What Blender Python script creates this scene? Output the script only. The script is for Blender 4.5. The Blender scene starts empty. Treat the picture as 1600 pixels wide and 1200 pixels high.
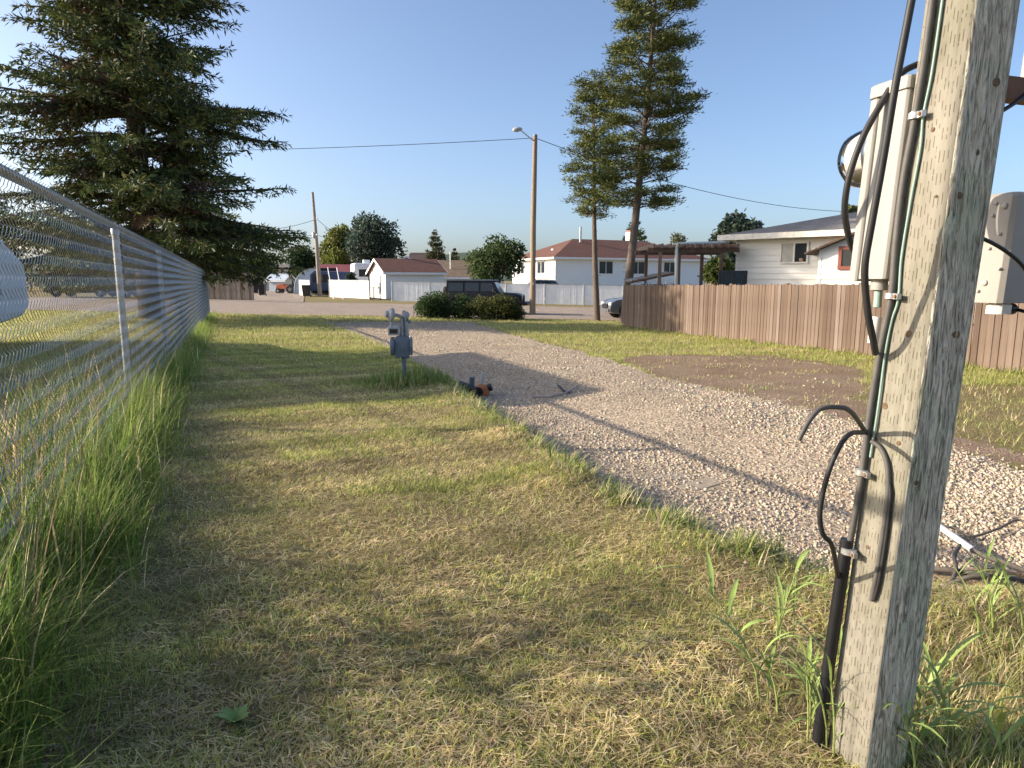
import bpy, math, random
import numpy as np
from mathutils import Vector, Matrix
random.seed(7); rng = np.random.default_rng(7)
sc = bpy.context.scene
COL = sc.collection
R = math.radians

# ------------------------------------------------------------------ camera, sky, sun, exposure
H = 1.30; FPX = 1050.0; PITCH = math.atan(162/1050)
cam = bpy.data.cameras.new('camera'); cam_o = bpy.data.objects.new('camera', cam); COL.objects.link(cam_o)
cam.sensor_width = 36; cam.lens = FPX*36/1600; cam.clip_end = 12000; cam.clip_start = 0.05
cam_o.location = (0, 0, H); cam_o.rotation_euler = (math.pi/2-PITCH, 0, 0)
sc.camera = cam_o
SUN_EL = 21.8; LIGHT_XY = Vector((1, -0.02)).normalized()
w = bpy.data.worlds.new('World'); sc.world = w; w.use_nodes = True
nt = w.node_tree; bg = nt.nodes['Background']
sky = nt.nodes.new('ShaderNodeTexSky'); sky.sky_type = 'NISHITA'; sky.sun_disc = False
sky.sun_elevation = R(SUN_EL); sky.sun_rotation = math.atan2(-LIGHT_XY.x, -LIGHT_XY.y)
sky.altitude = 600; sky.air_density = 0.8; sky.dust_density = 4.2; sky.ozone_density = 2.2
nt.links.new(sky.outputs[0], bg.inputs[0]); bg.inputs[1].default_value = 0.112
sl = bpy.data.lights.new('sun', 'SUN'); sl.energy = 3.4; sl.angle = R(0.53); sl.color = (1.0, 0.875, 0.71)
so = bpy.data.objects.new('sun', sl); COL.objects.link(so)
ld = Vector((LIGHT_XY.x*math.cos(R(SUN_EL)), LIGHT_XY.y*math.cos(R(SUN_EL)), -math.sin(R(SUN_EL))))
so.rotation_euler = ld.to_track_quat('-Z', 'Y').to_euler()
vs = sc.view_settings; vs.view_transform = 'Standard'; vs.look = 'None'; vs.exposure = 1.24; vs.gamma = 1; vs.use_curve_mapping = False
sc.cycles.max_bounces = 6; sc.cycles.transparent_max_bounces = 8

# ------------------------------------------------------------------ projection helpers (pixels of the 1600x1200 photograph)
CP, SP = math.cos(PITCH), math.sin(PITCH)
def sstep(a, b, x):
    t = np.clip((x-a)/(b-a), 0, 1); return t*t*(3-2*t)
def base_z(x, y):
    x = np.asarray(x, float); y = np.asarray(y, float)
    g = -0.50*sstep(4, 34, y) - 0.06*sstep(45, 75, y)
    lat = 0.018*np.clip(x, -40, 25)*(0.5+0.5*sstep(2, 20, y))
    return g - lat
def ray(u, v):
    a = (u-800)/FPX; b = (600-v)/FPX
    return Vector((a, CP+b*SP, -SP+b*CP))
def at(u, v, y):                       # point on a pixel's ray at forward distance y
    r = ray(u, v); t = y/r.y
    return Vector((r.x*t, y, H+r.z*t))
def G(u, v):                           # where a pixel's ray meets the ground
    z = 0.0
    for _ in range(40):
        r = ray(u, v); t = (z-H)/r.z; p = r*t
        z = 0.5*z+0.5*float(base_z(p.x, p.y))
    return Vector((p.x, p.y, z))
def gx(u, y):                          # x of an image column at forward distance y, near eye level
    return (u-800)/FPX*y*CP
def hz(v, y): return at(800, v, y).z    # height of an image row at forward distance y

LOT = Vector((-0.3862, 0.9224))         # direction of the lot lines

gravel_px = [(505,503),(580,531),(640,562),(700,600),(760,640),(850,695),(950,765),(1040,808),(1130,852),(1230,884),(1330,908),(1480,925),(1640,925),(2000,925),(2300,860),(2100,790),(1640,738),(1490,702),(1340,658),(1200,624),(1040,592),(960,564),(900,548),(800,523),(735,503)]
dirt_px = [(965,560),(1040,556),(1200,556),(1345,575),(1352,640),(1490,682),(1650,712),(1650,744),(1490,706),(1340,662),(1200,628),(1040,596)]
gravel_w = [G(u, v).xy for u, v in gravel_px]
dirt_w = [G(u, v).xy for u, v in dirt_px]
def sdf(poly, x, y):                    # signed distance, positive inside
    x = np.asarray(x, float); y = np.asarray(y, float)
    d = np.full(x.shape, 1e9); ins = np.zeros(x.shape, bool); n = len(poly)
    for i in range(n):
        a, b = poly[i], poly[(i+1) % n]
        ex, ey = b[0]-a[0], b[1]-a[1]; L2 = ex*ex+ey*ey
        t = np.clip(((x-a[0])*ex+(y-a[1])*ey)/L2, 0, 1)
        d = np.minimum(d, np.hypot(x-a[0]-t*ex, y-a[1]-t*ey))
        c = (a[1] > y) != (b[1] > y)
        xi = a[0]+(y-a[1])/(ey if abs(ey) > 1e-9 else 1e-9)*ex
        ins ^= c & (x < xi)
    return np.where(ins, d, -d)
def wob(x, y, s, k=0):                  # cheap smooth noise
    return (np.sin(x*1.7/s+k)*np.cos(y*1.3/s+2*k)+np.sin(x*.9/s-y*1.9/s+k*3)+np.cos(x*2.9/s+y*2.3/s+k*.7)*.5)/2.5
def zg(x, y):
    x = np.asarray(x, float); y = np.asarray(y, float)
    s = sdf(gravel_w, x, y)
    near = (1-sstep(9, 17, y))*(1-sstep(.7, 2.6, x-(1.25-.4187*(y-3.11))))
    lip = -0.14*sstep(-0.04, 0.20, s)*near
    b = 0.018*wob(x, y, .55, 1)+0.010*wob(x, y, .21, 2)
    b = b*(1-sstep(14, 30, y))
    hump = 0.075*np.exp(-((s+0.22)/0.24)**2)*near*(0.6+0.5*wob(x, y, .4, 5))
    return base_z(x, y)+lip+b+hump
def zf(x, y): return float(zg(np.array([x]), np.array([y]))[0])

# ------------------------------------------------------------------ materials
MATS = {}
def nodes(name):
    m = bpy.data.materials.new(name); m.use_nodes = True
    t = m.node_tree; return m, t, t.nodes['Principled BSDF']
def noise(t, scale, detail=4, rough=.6, vec=None, dist=0):
    n = t.nodes.new('ShaderNodeTexNoise'); n.inputs['Scale'].default_value = scale
    n.inputs['Detail'].default_value = detail; n.inputs['Roughness'].default_value = rough; n.inputs['Distortion'].default_value = dist
    if vec is not None: t.links.new(vec, n.inputs['Vector'])
    return n
def ramp(t, fac, stops):
    r = t.nodes.new('ShaderNodeValToRGB'); e = r.color_ramp.elements
    while len(e) < len(stops): e.new(0.5)
    for i, (p, c) in enumerate(stops):
        e[i].position = p; e[i].color = (*c, 1)
    t.links.new(fac, r.inputs[0]); return r
def coords(t, scale=(1, 1, 1), kind='Object'):
    c = t.nodes.new('ShaderNodeTexCoord'); mp = t.nodes.new('ShaderNodeMapping'); mp.inputs['Scale'].default_value = scale
    t.links.new(c.outputs[kind], mp.inputs[0]); return mp.outputs[0]
def bump(t, b, h, strength=.4, dist=.01):
    n = t.nodes.new('ShaderNodeBump'); n.inputs['Strength'].default_value = strength; n.inputs['Distance'].default_value = dist
    t.links.new(h, n.inputs['Height']); t.links.new(n.outputs[0], b.inputs['Normal']); return n
def mk(name, col, rough=.7, var=.18, scale=6, stretch=(1, 1, 1), metal=0, bmp=0, bscale=60, bdist=.004, spec=.4, dirt=None):
    if name in MATS: return MATS[name]
    m, t, b = nodes(name); v = coords(t, stretch)
    n = noise(t, scale, 5, .65, v)
    lo = tuple(c*(1-var) for c in col); hi = tuple(min(1, c*(1+var)) for c in col)
    st = [(.3, lo), (.7, hi)]
    if dirt: st = [(.22, dirt), (.36, lo), (.7, hi)]
    r = ramp(t, n.outputs[0], st)
    t.links.new(r.outputs[0], b.inputs['Base Color'])
    b.inputs['Roughness'].default_value = rough; b.inputs['Metallic'].default_value = metal; b.inputs['Specular IOR Level'].default_value = spec
    if bmp:
        n2 = noise(t, bscale, 4, .6, v); bump(t, b, n2.outputs[0], bmp, bdist)
    MATS[name] = m; return m
def attr_mat(name, rough=.65, trans=.3, spec=.25):
    m, t, b = nodes(name)
    a = t.nodes.new('ShaderNodeAttribute'); a.attribute_name = 'col'
    t.links.new(a.outputs['Color'], b.inputs['Base Color']); b.inputs['Roughness'].default_value = rough
    b.inputs['Specular IOR Level'].default_value = spec
    if trans:
        tr = t.nodes.new('ShaderNodeBsdfTranslucent'); t.links.new(a.outputs['Color'], tr.inputs[0])
        mx = t.nodes.new('ShaderNodeMixShader'); mx.inputs[0].default_value = trans
        t.links.new(b.outputs[0], mx.inputs[1]); t.links.new(tr.outputs[0], mx.inputs[2])
        t.links.new(mx.outputs[0], t.nodes['Material Output'].inputs[0])
    MATS[name] = m; return m
M_leaf = attr_mat('leaf_blades', .55, .48)
M_needle = attr_mat('needles', .6, .12)
M_stone = attr_mat('crushed_stone', .9, 0, .2)
def glass_mat(name, tint=(.03, .035, .04), rough=.06):
    m, t, b = nodes(name); b.inputs['Base Color'].default_value = (*tint, 1); b.inputs['Roughness'].default_value = rough
    b.inputs['Specular IOR Level'].default_value = .4; MATS[name] = m; return m
M_glass = glass_mat('window_glass')
M_galv = mk('galvanised_steel', (.42, .43, .43), .45, .12, 14, metal=.75, bmp=.1)
M_wire = mk('galvanised_wire', (.44, .445, .44), .45, .15, 10, metal=.5)
M_white = mk('white_paint', (.82, .82, .81), .6, .05, 3)
M_whitesiding = mk('white_siding', (.82, .82, .81), .55, .04, 2.5, stretch=(1, 1, 6))
M_black = mk('black_plastic', (.012, .012, .014), .45, .3, 9)
M_rubber = mk('rubber', (.02, .02, .02), .8, .3, 9)
M_bark = mk('bark', (.10, .07, .05), .95, .45, 9, stretch=(3, 3, .6), bmp=1, bscale=14, bdist=.04)
M_barkgrey = mk('bark_grey', (.15, .115, .09), .95, .4, 9, stretch=(3, 3, .7), bmp=1, bscale=14, bdist=.04)

# ------------------------------------------------------------------ object helpers
def tag(o, label=None, cat=None, group=None, kind=None):
    if label: o['label'] = label
    if cat: o['category'] = cat
    if group: o['group'] = group
    if kind: o['kind'] = kind
    return o
def empty(name, loc, rz=0, label=None, cat=None, group=None):
    o = bpy.data.objects.new(name, None); COL.objects.link(o); o.location = loc; o.rotation_euler = (0, 0, rz); o.empty_display_size = .1
    return tag(o, label, cat, group)
def link(name, me, mat, parent=None):
    o = bpy.data.objects.new(name, me); COL.objects.link(o)
    if mat is not None and not me.materials: me.materials.append(mat)
    if parent is not None: o.parent = parent
    return o
def copy_tree(o, parent=None):
    c = o.copy(); COL.objects.link(c); c.parent = parent
    for ch in o.children: copy_tree(ch, c)
    return c
class MB:
    def __init__(s): s.v = []; s.f = []
    def add(s, vs, fs):
        k = len(s.v); s.v += [tuple(v) for v in vs]; s.f += [tuple(i+k for i in f) for f in fs]; return s
    def box(s, x0, x1, y0, y1, z0, z1, mat=None):
        vs = [Vector(p) for p in ((x0,y0,z0),(x1,y0,z0),(x1,y1,z0),(x0,y1,z0),(x0,y0,z1),(x1,y0,z1),(x1,y1,z1),(x0,y1,z1))]
        if mat is not None: vs = [mat @ v for v in vs]
        return s.add(vs, [(0,3,2,1),(4,5,6,7),(0,1,5,4),(1,2,6,5),(2,3,7,6),(3,0,4,7)])
    def cbox(s, x0, x1, y0, y1, z0, z1, c=.01, mat=None):   # box with chamfered vertical and top edges
        vs = []; prof = [(0, z0), (0, z1-c), (c, z1)]
        for ins, z in prof:
            a, b, d, e = x0+ins, x1-ins, y0+ins, y1-ins; k = c
            vs += [(a+k,d,z),(b-k,d,z),(b,d+k,z),(b,e-k,z),(b-k,e,z),(a+k,e,z),(a,e-k,z),(a,d+k,z)]
        vs = [Vector(v) for v in vs]
        if mat is not None: vs = [mat @ v for v in vs]
        fs = [tuple(reversed(range(8))), tuple(range(16, 24))]
        for l in (0, 8):
            for i in range(8): fs.append((l+i, l+(i+1)%8, l+8+(i+1)%8, l+8+i))
        return s.add(vs, fs)
    def tube(s, pts, r, n=8, cap=True):
        pts = [Vector(p) for p in pts]; rs = r if isinstance(r, (list, tuple)) else [r]*len(pts)
        rings = []; up = Vector((0, 0, 1)); prev = None
        for i, p in enumerate(pts):
            d = (pts[min(i+1, len(pts)-1)]-pts[max(i-1, 0)]).normalized()
            if prev is None:
                a = d.cross(up)
                if a.length < .05: a = d.cross(Vector((1, 0, 0)))
                a.normalize()
            else:
                a = (prev-d*prev.dot(d)).normalized()
            b = d.cross(a); prev = a
            rings.append([p+(a*math.cos(2*math.pi*k/n)+b*math.sin(2*math.pi*k/n))*rs[i] for k in range(n)])
        vs = [v for q in rings for v in q]; fs = []
        for i in range(len(pts)-1):
            for k in range(n): fs.append((i*n+k, i*n+(k+1)%n, (i+1)*n+(k+1)%n, (i+1)*n+k))
        if cap: fs += [tuple(reversed(range(n))), tuple(range((len(pts)-1)*n, len(pts)*n))]
        return s.add(vs, fs)
    def lathe(s, prof, origin=(0, 0, 0), axis=(0, 0, 1), n=20):
        ax = Vector(axis).normalized(); a = ax.cross(Vector((0, 0, 1)))
        if a.length < .05: a = Vector((1, 0, 0))
        a.normalize(); b = ax.cross(a); o = Vector(origin); vs = []; fs = []
        for r, h in prof:
            for k in range(n): vs.append(o+ax*h+(a*math.cos(2*math.pi*k/n)+b*math.sin(2*math.pi*k/n))*max(r, 1e-4))
        for i in range(len(prof)-1):
            for k in range(n): fs.append((i*n+k, i*n+(k+1)%n, (i+1)*n+(k+1)%n, (i+1)*n+k))
        fs += [tuple(reversed(range(n))), tuple(range((len(prof)-1)*n, len(prof)*n))]
        return s.add(vs, fs)
    def extrude(s, poly, y0, y1, ins0=None, mat=None):      # polygon in x,z extruded along y
        n = len(poly)
        vs = [Vector((x, y0, z)) for x, z in poly]+[Vector((x, y1, z)) for x, z in poly]
        if mat is not None: vs = [mat @ v for v in vs]
        return s.add(vs, [tuple(range(n)), tuple(reversed(range(n, 2*n)))]+[(i, n+i, n+(i+1)%n, (i+1)%n) for i in range(n)])
    def build(s, name, mat, parent=None, smooth=False, bevel=0):
        me = bpy.data.meshes.new(name); me.from_pydata(s.v, [], s.f); me.validate(); me.update()
        import bmesh
        bm = bmesh.new(); bm.from_mesh(me); bmesh.ops.recalc_face_normals(bm, faces=bm.faces)
        if bevel: bmesh.ops.bevel(bm, geom=[e for e in bm.edges if len(e.link_faces) == 2 and e.calc_face_angle() > .5], offset=bevel, segments=2, affect='EDGES', profile=.6, clamp_overlap=True)
        bm.to_mesh(me); bm.free()
        if smooth:
            me.polygons.foreach_set('use_smooth', [True]*len(me.polygons))
            try: me.set_sharp_from_angle(angle=R(50))
            except Exception: pass
        return link(name, me, mat, parent)
def box(name, mat, parent, *a, bevel=0): return MB().box(*a).build(name, mat, parent, bevel=bevel)
def tube(name, mat, parent, pts, r, n=8): return MB().tube(pts, r, n).build(name, mat, parent, smooth=True)
def spline(pts, k=6):                                       # Catmull-Rom through points
    P = [Vector(p) for p in pts]; P = [P[0]*2-P[1]]+P+[P[-1]*2-P[-2]]; out = []
    for i in range(1, len(P)-2):
        a, b, c, d = P[i-1:i+3]
        for j in range(k):
            t = j/k
            out.append(.5*((2*b)+(c-a)*t+(2*a-5*b+4*c-d)*t*t+(3*b-a-3*c+d)*t**3))
    return out+[P[-2]]
def np_mesh(name, V, F, mat, parent=None, col=None, smooth=False):
    me = bpy.data.meshes.new(name); V = np.ascontiguousarray(V, np.float32); F = np.ascontiguousarray(F, np.int32); k = F.shape[1]
    me.vertices.add(len(V)); me.vertices.foreach_set('co', V.ravel())
    me.loops.add(F.size); me.loops.foreach_set('vertex_index', F.ravel())
    me.polygons.add(len(F)); me.polygons.foreach_set('loop_start', np.arange(0, F.size, k, dtype=np.int32))
    try: me.polygons.foreach_set('loop_total', np.full(len(F), k, np.int32))
    except Exception: pass
    if smooth: me.polygons.foreach_set('use_smooth', np.ones(len(F), bool))
    if col is not None:
        a = me.attributes.new('col', 'FLOAT_COLOR', 'POINT')
        c = np.ones((len(V), 4), np.float32); c[:, :3] = col; a.data.foreach_set('color', c.ravel())
    me.update(calc_edges=True); me.validate()
    return link(name, me, mat, parent)

# ------------------------------------------------------------------ ground
def graded(lo, hi, dense_lo, dense_hi, d0, grow):
    a = list(np.arange(dense_lo, dense_hi+1e-6, d0)); s = d0; x = a[-1]
    while x < hi: s *= grow; x += s; a.append(min(x, hi))
    s = d0; x = a[0]; pre = []
    while x > lo: s *= grow; x -= s; pre.append(max(x, lo))
    return np.array(pre[::-1]+a)
gxs = graded(-4000, 4000, -4.2, 5.5, .09, 1.09); gys = graded(-60, 5000, 1.3, 8.2, .08, 1.05)
GX, GY = np.meshgrid(gxs, gys); GZ = zg(GX, GY)
nx, ny = len(gxs), len(gys)
idx = np.arange(nx*ny).reshape(ny, nx)
quads = np.stack([idx[:-1, :-1], idx[:-1, 1:], idx[1:, 1:], idx[1:, :-1]], -1).reshape(-1, 4)
VV = np.stack([GX, GY, GZ], -1).reshape(-1, 3)
cen = VV[quads].mean(1)
edge_w = 0.10*wob(cen[:, 0], cen[:, 1], .12, 3)+.10*wob(cen[:, 0], cen[:, 1], .45, 8)
isg = sdf(gravel_w, cen[:, 0], cen[:, 1])+edge_w > 0
isd = (sdf(dirt_w, cen[:, 0], cen[:, 1])+edge_w*2 > 0) & ~isg
def sub(name, mask, mat):
    q = quads[mask]; u, inv = np.unique(q, return_inverse=True)
    o = np_mesh(name, VV[u], inv.reshape(-1, 4), mat, smooth=True); return tag(o, kind='structure')
def soil_mat():
    m, t, b = nodes('lawn_thatch'); v = coords(t)
    n1 = noise(t, .9, 5, .65, v); n2 = noise(t, 60, 8, .85, v)
    r1 = ramp(t, n1.outputs[0], [(.35, (.31, .245, .15)), (.62, (.29, .265, .125))])
    r2 = ramp(t, n2.outputs[0], [(.38, (.25, .22, .2)), (.62, (1.5, 1.42, 1.25))])
    mx = t.nodes.new('ShaderNodeMix'); mx.data_type = 'RGBA'; mx.blend_type = 'MULTIPLY'; mx.inputs[0].default_value = 1
    t.links.new(r1.outputs[0], mx.inputs[6]); t.links.new(r2.outputs[0], mx.inputs[7]); t.links.new(mx.outputs[2], b.inputs['Base Color'])
    b.inputs['Roughness'].default_value = .95; b.inputs['Specular IOR Level'].default_value = .1
    bump(t, b, n2.outputs[0], .8, .03); return m
def gravel_mat(name, a, bb, sc_=38):
    m, t, b = nodes(name); v = coords(t)
    n1 = noise(t, .8, 5, .7, v); vo = t.nodes.new('ShaderNodeTexVoronoi'); vo.inputs['Scale'].default_value = sc_; t.links.new(v, vo.inputs['Vector'])
    n2 = noise(t, 60, 4, .7, v)
    r1 = ramp(t, n1.outputs[0], [(.35, a), (.65, bb)])
    sep = t.nodes.new('ShaderNodeSeparateColor'); t.links.new(vo.outputs['Color'], sep.inputs[0])
    r2 = ramp(t, sep.outputs[0], [(0, (.62, .6, .58)), (1, (1.25, 1.22, 1.2))])
    mx = t.nodes.new('ShaderNodeMix'); mx.data_type = 'RGBA'; mx.blend_type = 'MULTIPLY'; mx.inputs[0].default_value = 1
    t.links.new(r1.outputs[0], mx.inputs[6]); t.links.new(r2.outputs[0], mx.inputs[7]); t.links.new(mx.outputs[2], b.inputs['Base Color'])
    b.inputs['Roughness'].default_value = .95; b.inputs['Specular IOR Level'].default_value = .15
    ad = t.nodes.new('ShaderNodeMath'); ad.operation = 'SUBTRACT'; t.links.new(n2.outputs[0], ad.inputs[0]); t.links.new(vo.outputs['Distance'], ad.inputs[1])
    bump(t, b, ad.outputs[0], .9, .02); return m
M_ground = soil_mat(); M_gravel = gravel_mat('gravel_bed', (.41, .33, .24), (.50, .41, .305)); M_dirt = gravel_mat('bare_dirt', (.27, .19, .125), (.37, .275, .20), 90)
sub('ground', ~isg & ~isd, M_ground); sub('gravel_driveway', isg, M_gravel); sub('bare_dirt_patch', isd, M_dirt)
def strip(name, poly_y, x0, x1, mat, dz, nx_=80):
    xs = np.linspace(x0, x1, nx_); V = []; F = []
    ys = np.linspace(0, 1, 14)
    for x in xs:
        a, b = poly_y(x)
        for t_ in ys:
            y = a+(b-a)*t_; V.append((x, y, float(base_z(x, y))+dz))
    n = len(ys)
    for i in range(nx_-1):
        for j in range(n-1): F.append((i*n+j, (i+1)*n+j, (i+1)*n+j+1, i*n+j+1))
    return tag(np_mesh(name, np.array(V), np.array(F), mat, smooth=True), kind='structure')
M_road = gravel_mat('road_asphalt', (.32, .26, .215), (.39, .325, .27), 25)
strip('road', lambda x: (31.8+.25*math.sin(x*.7), 47.5+.3*math.sin(x*.5)), -160, 160, M_road, .016, 320)
M_lane = gravel_mat('lane_gravel', (.32, .265, .21), (.42, .355, .29), 20)
def lane():
    V = []; F = []
    for i in range(30):
        y = 47.4+i*3.2; c = -18.5-.30*(y-47)
        for j, xx in enumerate((-4.2, -2, 0, 2, 4.0)):
            x = c+xx; V.append((x, y, float(base_z(x, y))+.03))
    for i in range(29):
        for j in range(4): F.append((i*5+j, i*5+j+1, i*5+j+6, i*5+j+5))
    tag(np_mesh('side_lane', np.array(V), np.array(F), M_lane, smooth=True), kind='structure')
lane()
def hills():
    n = 120; V = []; F = []
    for i in range(n):
        x = -3500+7000*i/(n-1); h = 60+18*math.sin(i*.35)+9*math.sin(i*1.1+1)
        V += [(x, 1500, -3), (x, 1750, h*.85), (x, 2100, h), (x, 2600, -3)]
    for i in range(n-1):
        for j in range(3): F.append((i*4+j, i*4+4+j, i*4+5+j, i*4+1+j))
    tag(np_mesh('hills', np.array(V), np.array(F), mk('hill_woods', (.05, .075, .045), .95, .4, .02), smooth=True), kind='structure')
hills()

# ------------------------------------------------------------------ grass and stones
def blades(name, P, h, wd, az, lean, col, mat=M_leaf, segs=2, curl=.6, parent=None):
    """flat tapered blades: P base points, h length, wd width, az heading, lean 0 upright .. 1.4 lying"""
    n = len(P); d = np.stack([np.cos(az), np.sin(az)], -1); s = np.stack([-np.sin(az), np.cos(az)], -1)
    rows = []; cur = P.copy(); ang = lean.copy()
    steps = segs
    for k in range(steps+1):
        f = k/steps
        wk = wd*(1-f**1.6)*.5 if k < steps else wd*0
        side = np.concatenate([s*wk[:, None], np.zeros((n, 1))], 1)
        rows.append((cur-side, cur+side))
        if k < steps:
            L = h/steps; a2 = np.clip(ang+curl*lean*(k+.5)/steps, 0, 1.95)
            cur = cur+np.concatenate([d*(np.sin(a2)*L)[:, None], (np.cos(a2)*L)[:, None]], 1)
    V = np.zeros((n, 2*steps+1, 3))
    for k in range(steps): V[:, 2*k], V[:, 2*k+1] = rows[k]
    V[:, 2*steps] = rows[steps][0]
    tris = []
    for k in range(steps-1):
        a = 2*k; tris += [(a, a+1, a+3), (a, a+3, a+2)]
    a = 2*(steps-1); tris.append((a, a+1, a+2))
    T = np.array(tris); m = 2*steps+1
    F = (T[None]+(np.arange(n)*m)[:, None, None]).reshape(-1, 3)
    return np_mesh(name, V.reshape(-1, 3), F, mat, parent, np.repeat(col, m, 0))
def palette(n, cols, wts, var=.25):
    c = np.array(cols)[rng.choice(len(cols), n, p=np.array(wts)/sum(wts))]
    return c*(1+var*(rng.random((n, 1))*2-1))*(1+.08*(rng.random((n, 3))*2-1))
STRAW = (.82, .69, .42); STRAW2 = (.66, .53, .31); YGR = (.58, .56, .18); GRN = (.30, .38, .10); DGR = (.09, .14, .04); BRN = (.25, .17, .10)
FX = lambda y: -3.32-.4187*(y-5.75)          # the chain link fence line
def cloud(n, ufun, y0, y1, pw=1.0):
    """ground points in the camera's wedge, density falling with distance"""
    t = rng.random(n); y = (y0**(1-pw)+t*(y1**(1-pw)-y0**(1-pw)))**(1/(1-pw)) if pw != 1 else y0*(y1/y0)**t
    return y
def lawn_points(n, y0, y1, xl, xr, pw):
    y = cloud(n, None, y0, y1, pw); u = rng.random(n)
    return xl(y)+(xr(y)-xl(y))*u, y
def near_lawn(name, label, n, y0, y1, pw, segs):
    x, y = lawn_points(n, y0, y1, lambda y: np.maximum(FX(y)-.1, -.80*y-.4), lambda y: np.minimum(.80*y+.4, np.maximum(2.2, 1.9-.42*(y-3.1)+1.2)), pw)
    s = sdf(gravel_w, x, y)+.10*wob(x, y, .12, 3)+.08*wob(x, y, .45, 8); sd = sdf(dirt_w, x, y)
    right = (x > 2.2) & (y > 3.2)
    k = (s < .02) & (sd < 0) & ~right
    patch = wob(x, y, .35, 4)+.6*wob(x, y, .12, 9)+.5*wob(x, y, .05, 13)
    k &= rng.random(n) < np.clip(.86+.62*patch, .25, 1)
    x, y, s, patch = x[k], y[k], s[k], patch[k]; n = len(x)
    P = np.stack([x, y, zg(x, y)-.004], -1)
    g = np.clip(.33+.48*wob(x, y, .5, 6)+.35*wob(x, y, .17, 2)+.40*sstep(8.8, 11.5, y)-.16*np.exp(-((y-5.2)/2.2)**2), .03, .97)
    green = rng.random(n) < g
    cg = palette(n, [YGR, GRN, DGR], [5, 4, 1.0]); cs = palette(n, [STRAW, STRAW2, YGR, BRN], [5.2, 3.0, 3.0, .9])
    col = np.where(green[:, None], cg, cs)*(1+.34*wob(x, y, .28, 11)+.26*wob(x, y, .07, 5))[:, None]
    az = rng.random(n)*2*np.pi
    lean = np.where(green, .15+.75*rng.random(n), .4+1.0*rng.random(n)**.8)
    lying = (rng.random(n) < (.48 if segs > 1 else .35)) & ~green
    lean = np.where(lying, 1.45+.12*rng.random(n), lean)
    P[:, 2] += np.where(lying, .005+.02*rng.random(n), 0)
    h = np.where(green, .018+.030*rng.random(n), .014+.030*rng.random(n)**1.5)*(1+.025*y)
    h = np.where(lying, .04+.08*rng.random(n), h)
    wd = (.0020+.0024*rng.random(n))*(.75+.10*y)*(1.25 if segs == 1 else 1)
    o = blades(name, P, h, wd, az, lean, col, segs=segs)
    tag(o, label, 'grass', kind='stuff')
near_lawn('cut_lawn_grass', 'short dry mown grass of the near lawn', 170000, 1.5, 4.0, 1.0, 2)
near_lawn('cut_lawn_grass', 'yellow green mown grass between the chain link fence and the gas meter', 560000, 4.0, 13.5, 1.15, 1)
def far_lawn():
    n = 370000
    x, y = lawn_points(n, 9, 31.5, lambda y: -.85*y-2, lambda y: .85*y+3, 1.0)
    s = sdf(gravel_w, x, y)+.10*wob(x, y, .45, 8); sd = sdf(dirt_w, x, y)+.15*wob(x, y, .3, 4)
    k = (s < 0) & (sd < 0) & (x < 15) & ~((y < 13.2) & (x > FX(y)) & (x < 1))
    x, y = x[k], y[k]; n = len(x)
    P = np.stack([x, y, zg(x, y)-.005], -1)
    g = np.clip(.75+.35*wob(x, y, 1.2, 6)+.25*wob(x, y, .4, 2), .1, 1); green = rng.random(n) < g
    col = np.where(green[:, None], palette(n, [YGR, GRN, DGR], [6, 4.5, .6]), palette(n, [STRAW, STRAW2, YGR], [2, 2, 3]))
    blades('roadside_lawn_grass', P, (.035+.05*rng.random(n))*(1+.02*y), (.004+.005*rng.random(n))*(.50+.075*y), rng.random(n)*2*np.pi, .2+.8*rng.random(n), col, segs=1)
    tag(COL.objects['roadside_lawn_grass'], 'green mown lawn grass along the brown fence and roadside', 'grass', kind='stuff')
far_lawn()
def right_near():
    n = 46000
    x, y = lawn_points(n, 1.3, 12, lambda y: 0*y+1.0, lambda y: .9*y+1.0, 1.2)
    s = sdf(gravel_w, x, y)+.10*wob(x, y, .12, 3); sd = sdf(dirt_w, x, y)
    k = (s < .02) & (sd < 0) & (x > 1.15) & ((x > 2.2) & (y > 3.2) | (y < 3.2)); x, y = x[k], y[k]; n = len(x)
    g = np.clip(.62+.4*wob(x, y, .4, 6), .1, .95); green = rng.random(n) < g
    col = np.where(green[:, None], palette(n, [YGR, GRN, DGR], [4, 4, 1]), palette(n, [STRAW, STRAW2, BRN], [4, 3, 1]))
    P = np.stack([x, y, zg(x, y)-.004], -1); tall = np.where(y < 2.25, 1.5, np.where(y < 3.2, .75, 1.0))
    blades('grass_beside_the_power_post', P, (.03+.06*rng.random(n))*tall*(1+.02*y), (.0028+.003*rng.random(n))*(.8+.1*y), rng.random(n)*2*np.pi, .2+1.0*rng.random(n), col, segs=3)
    tag(COL.objects['grass_beside_the_power_post'], 'ragged grass growing right of the square power post', 'grass', kind='stuff')
right_near()
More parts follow.
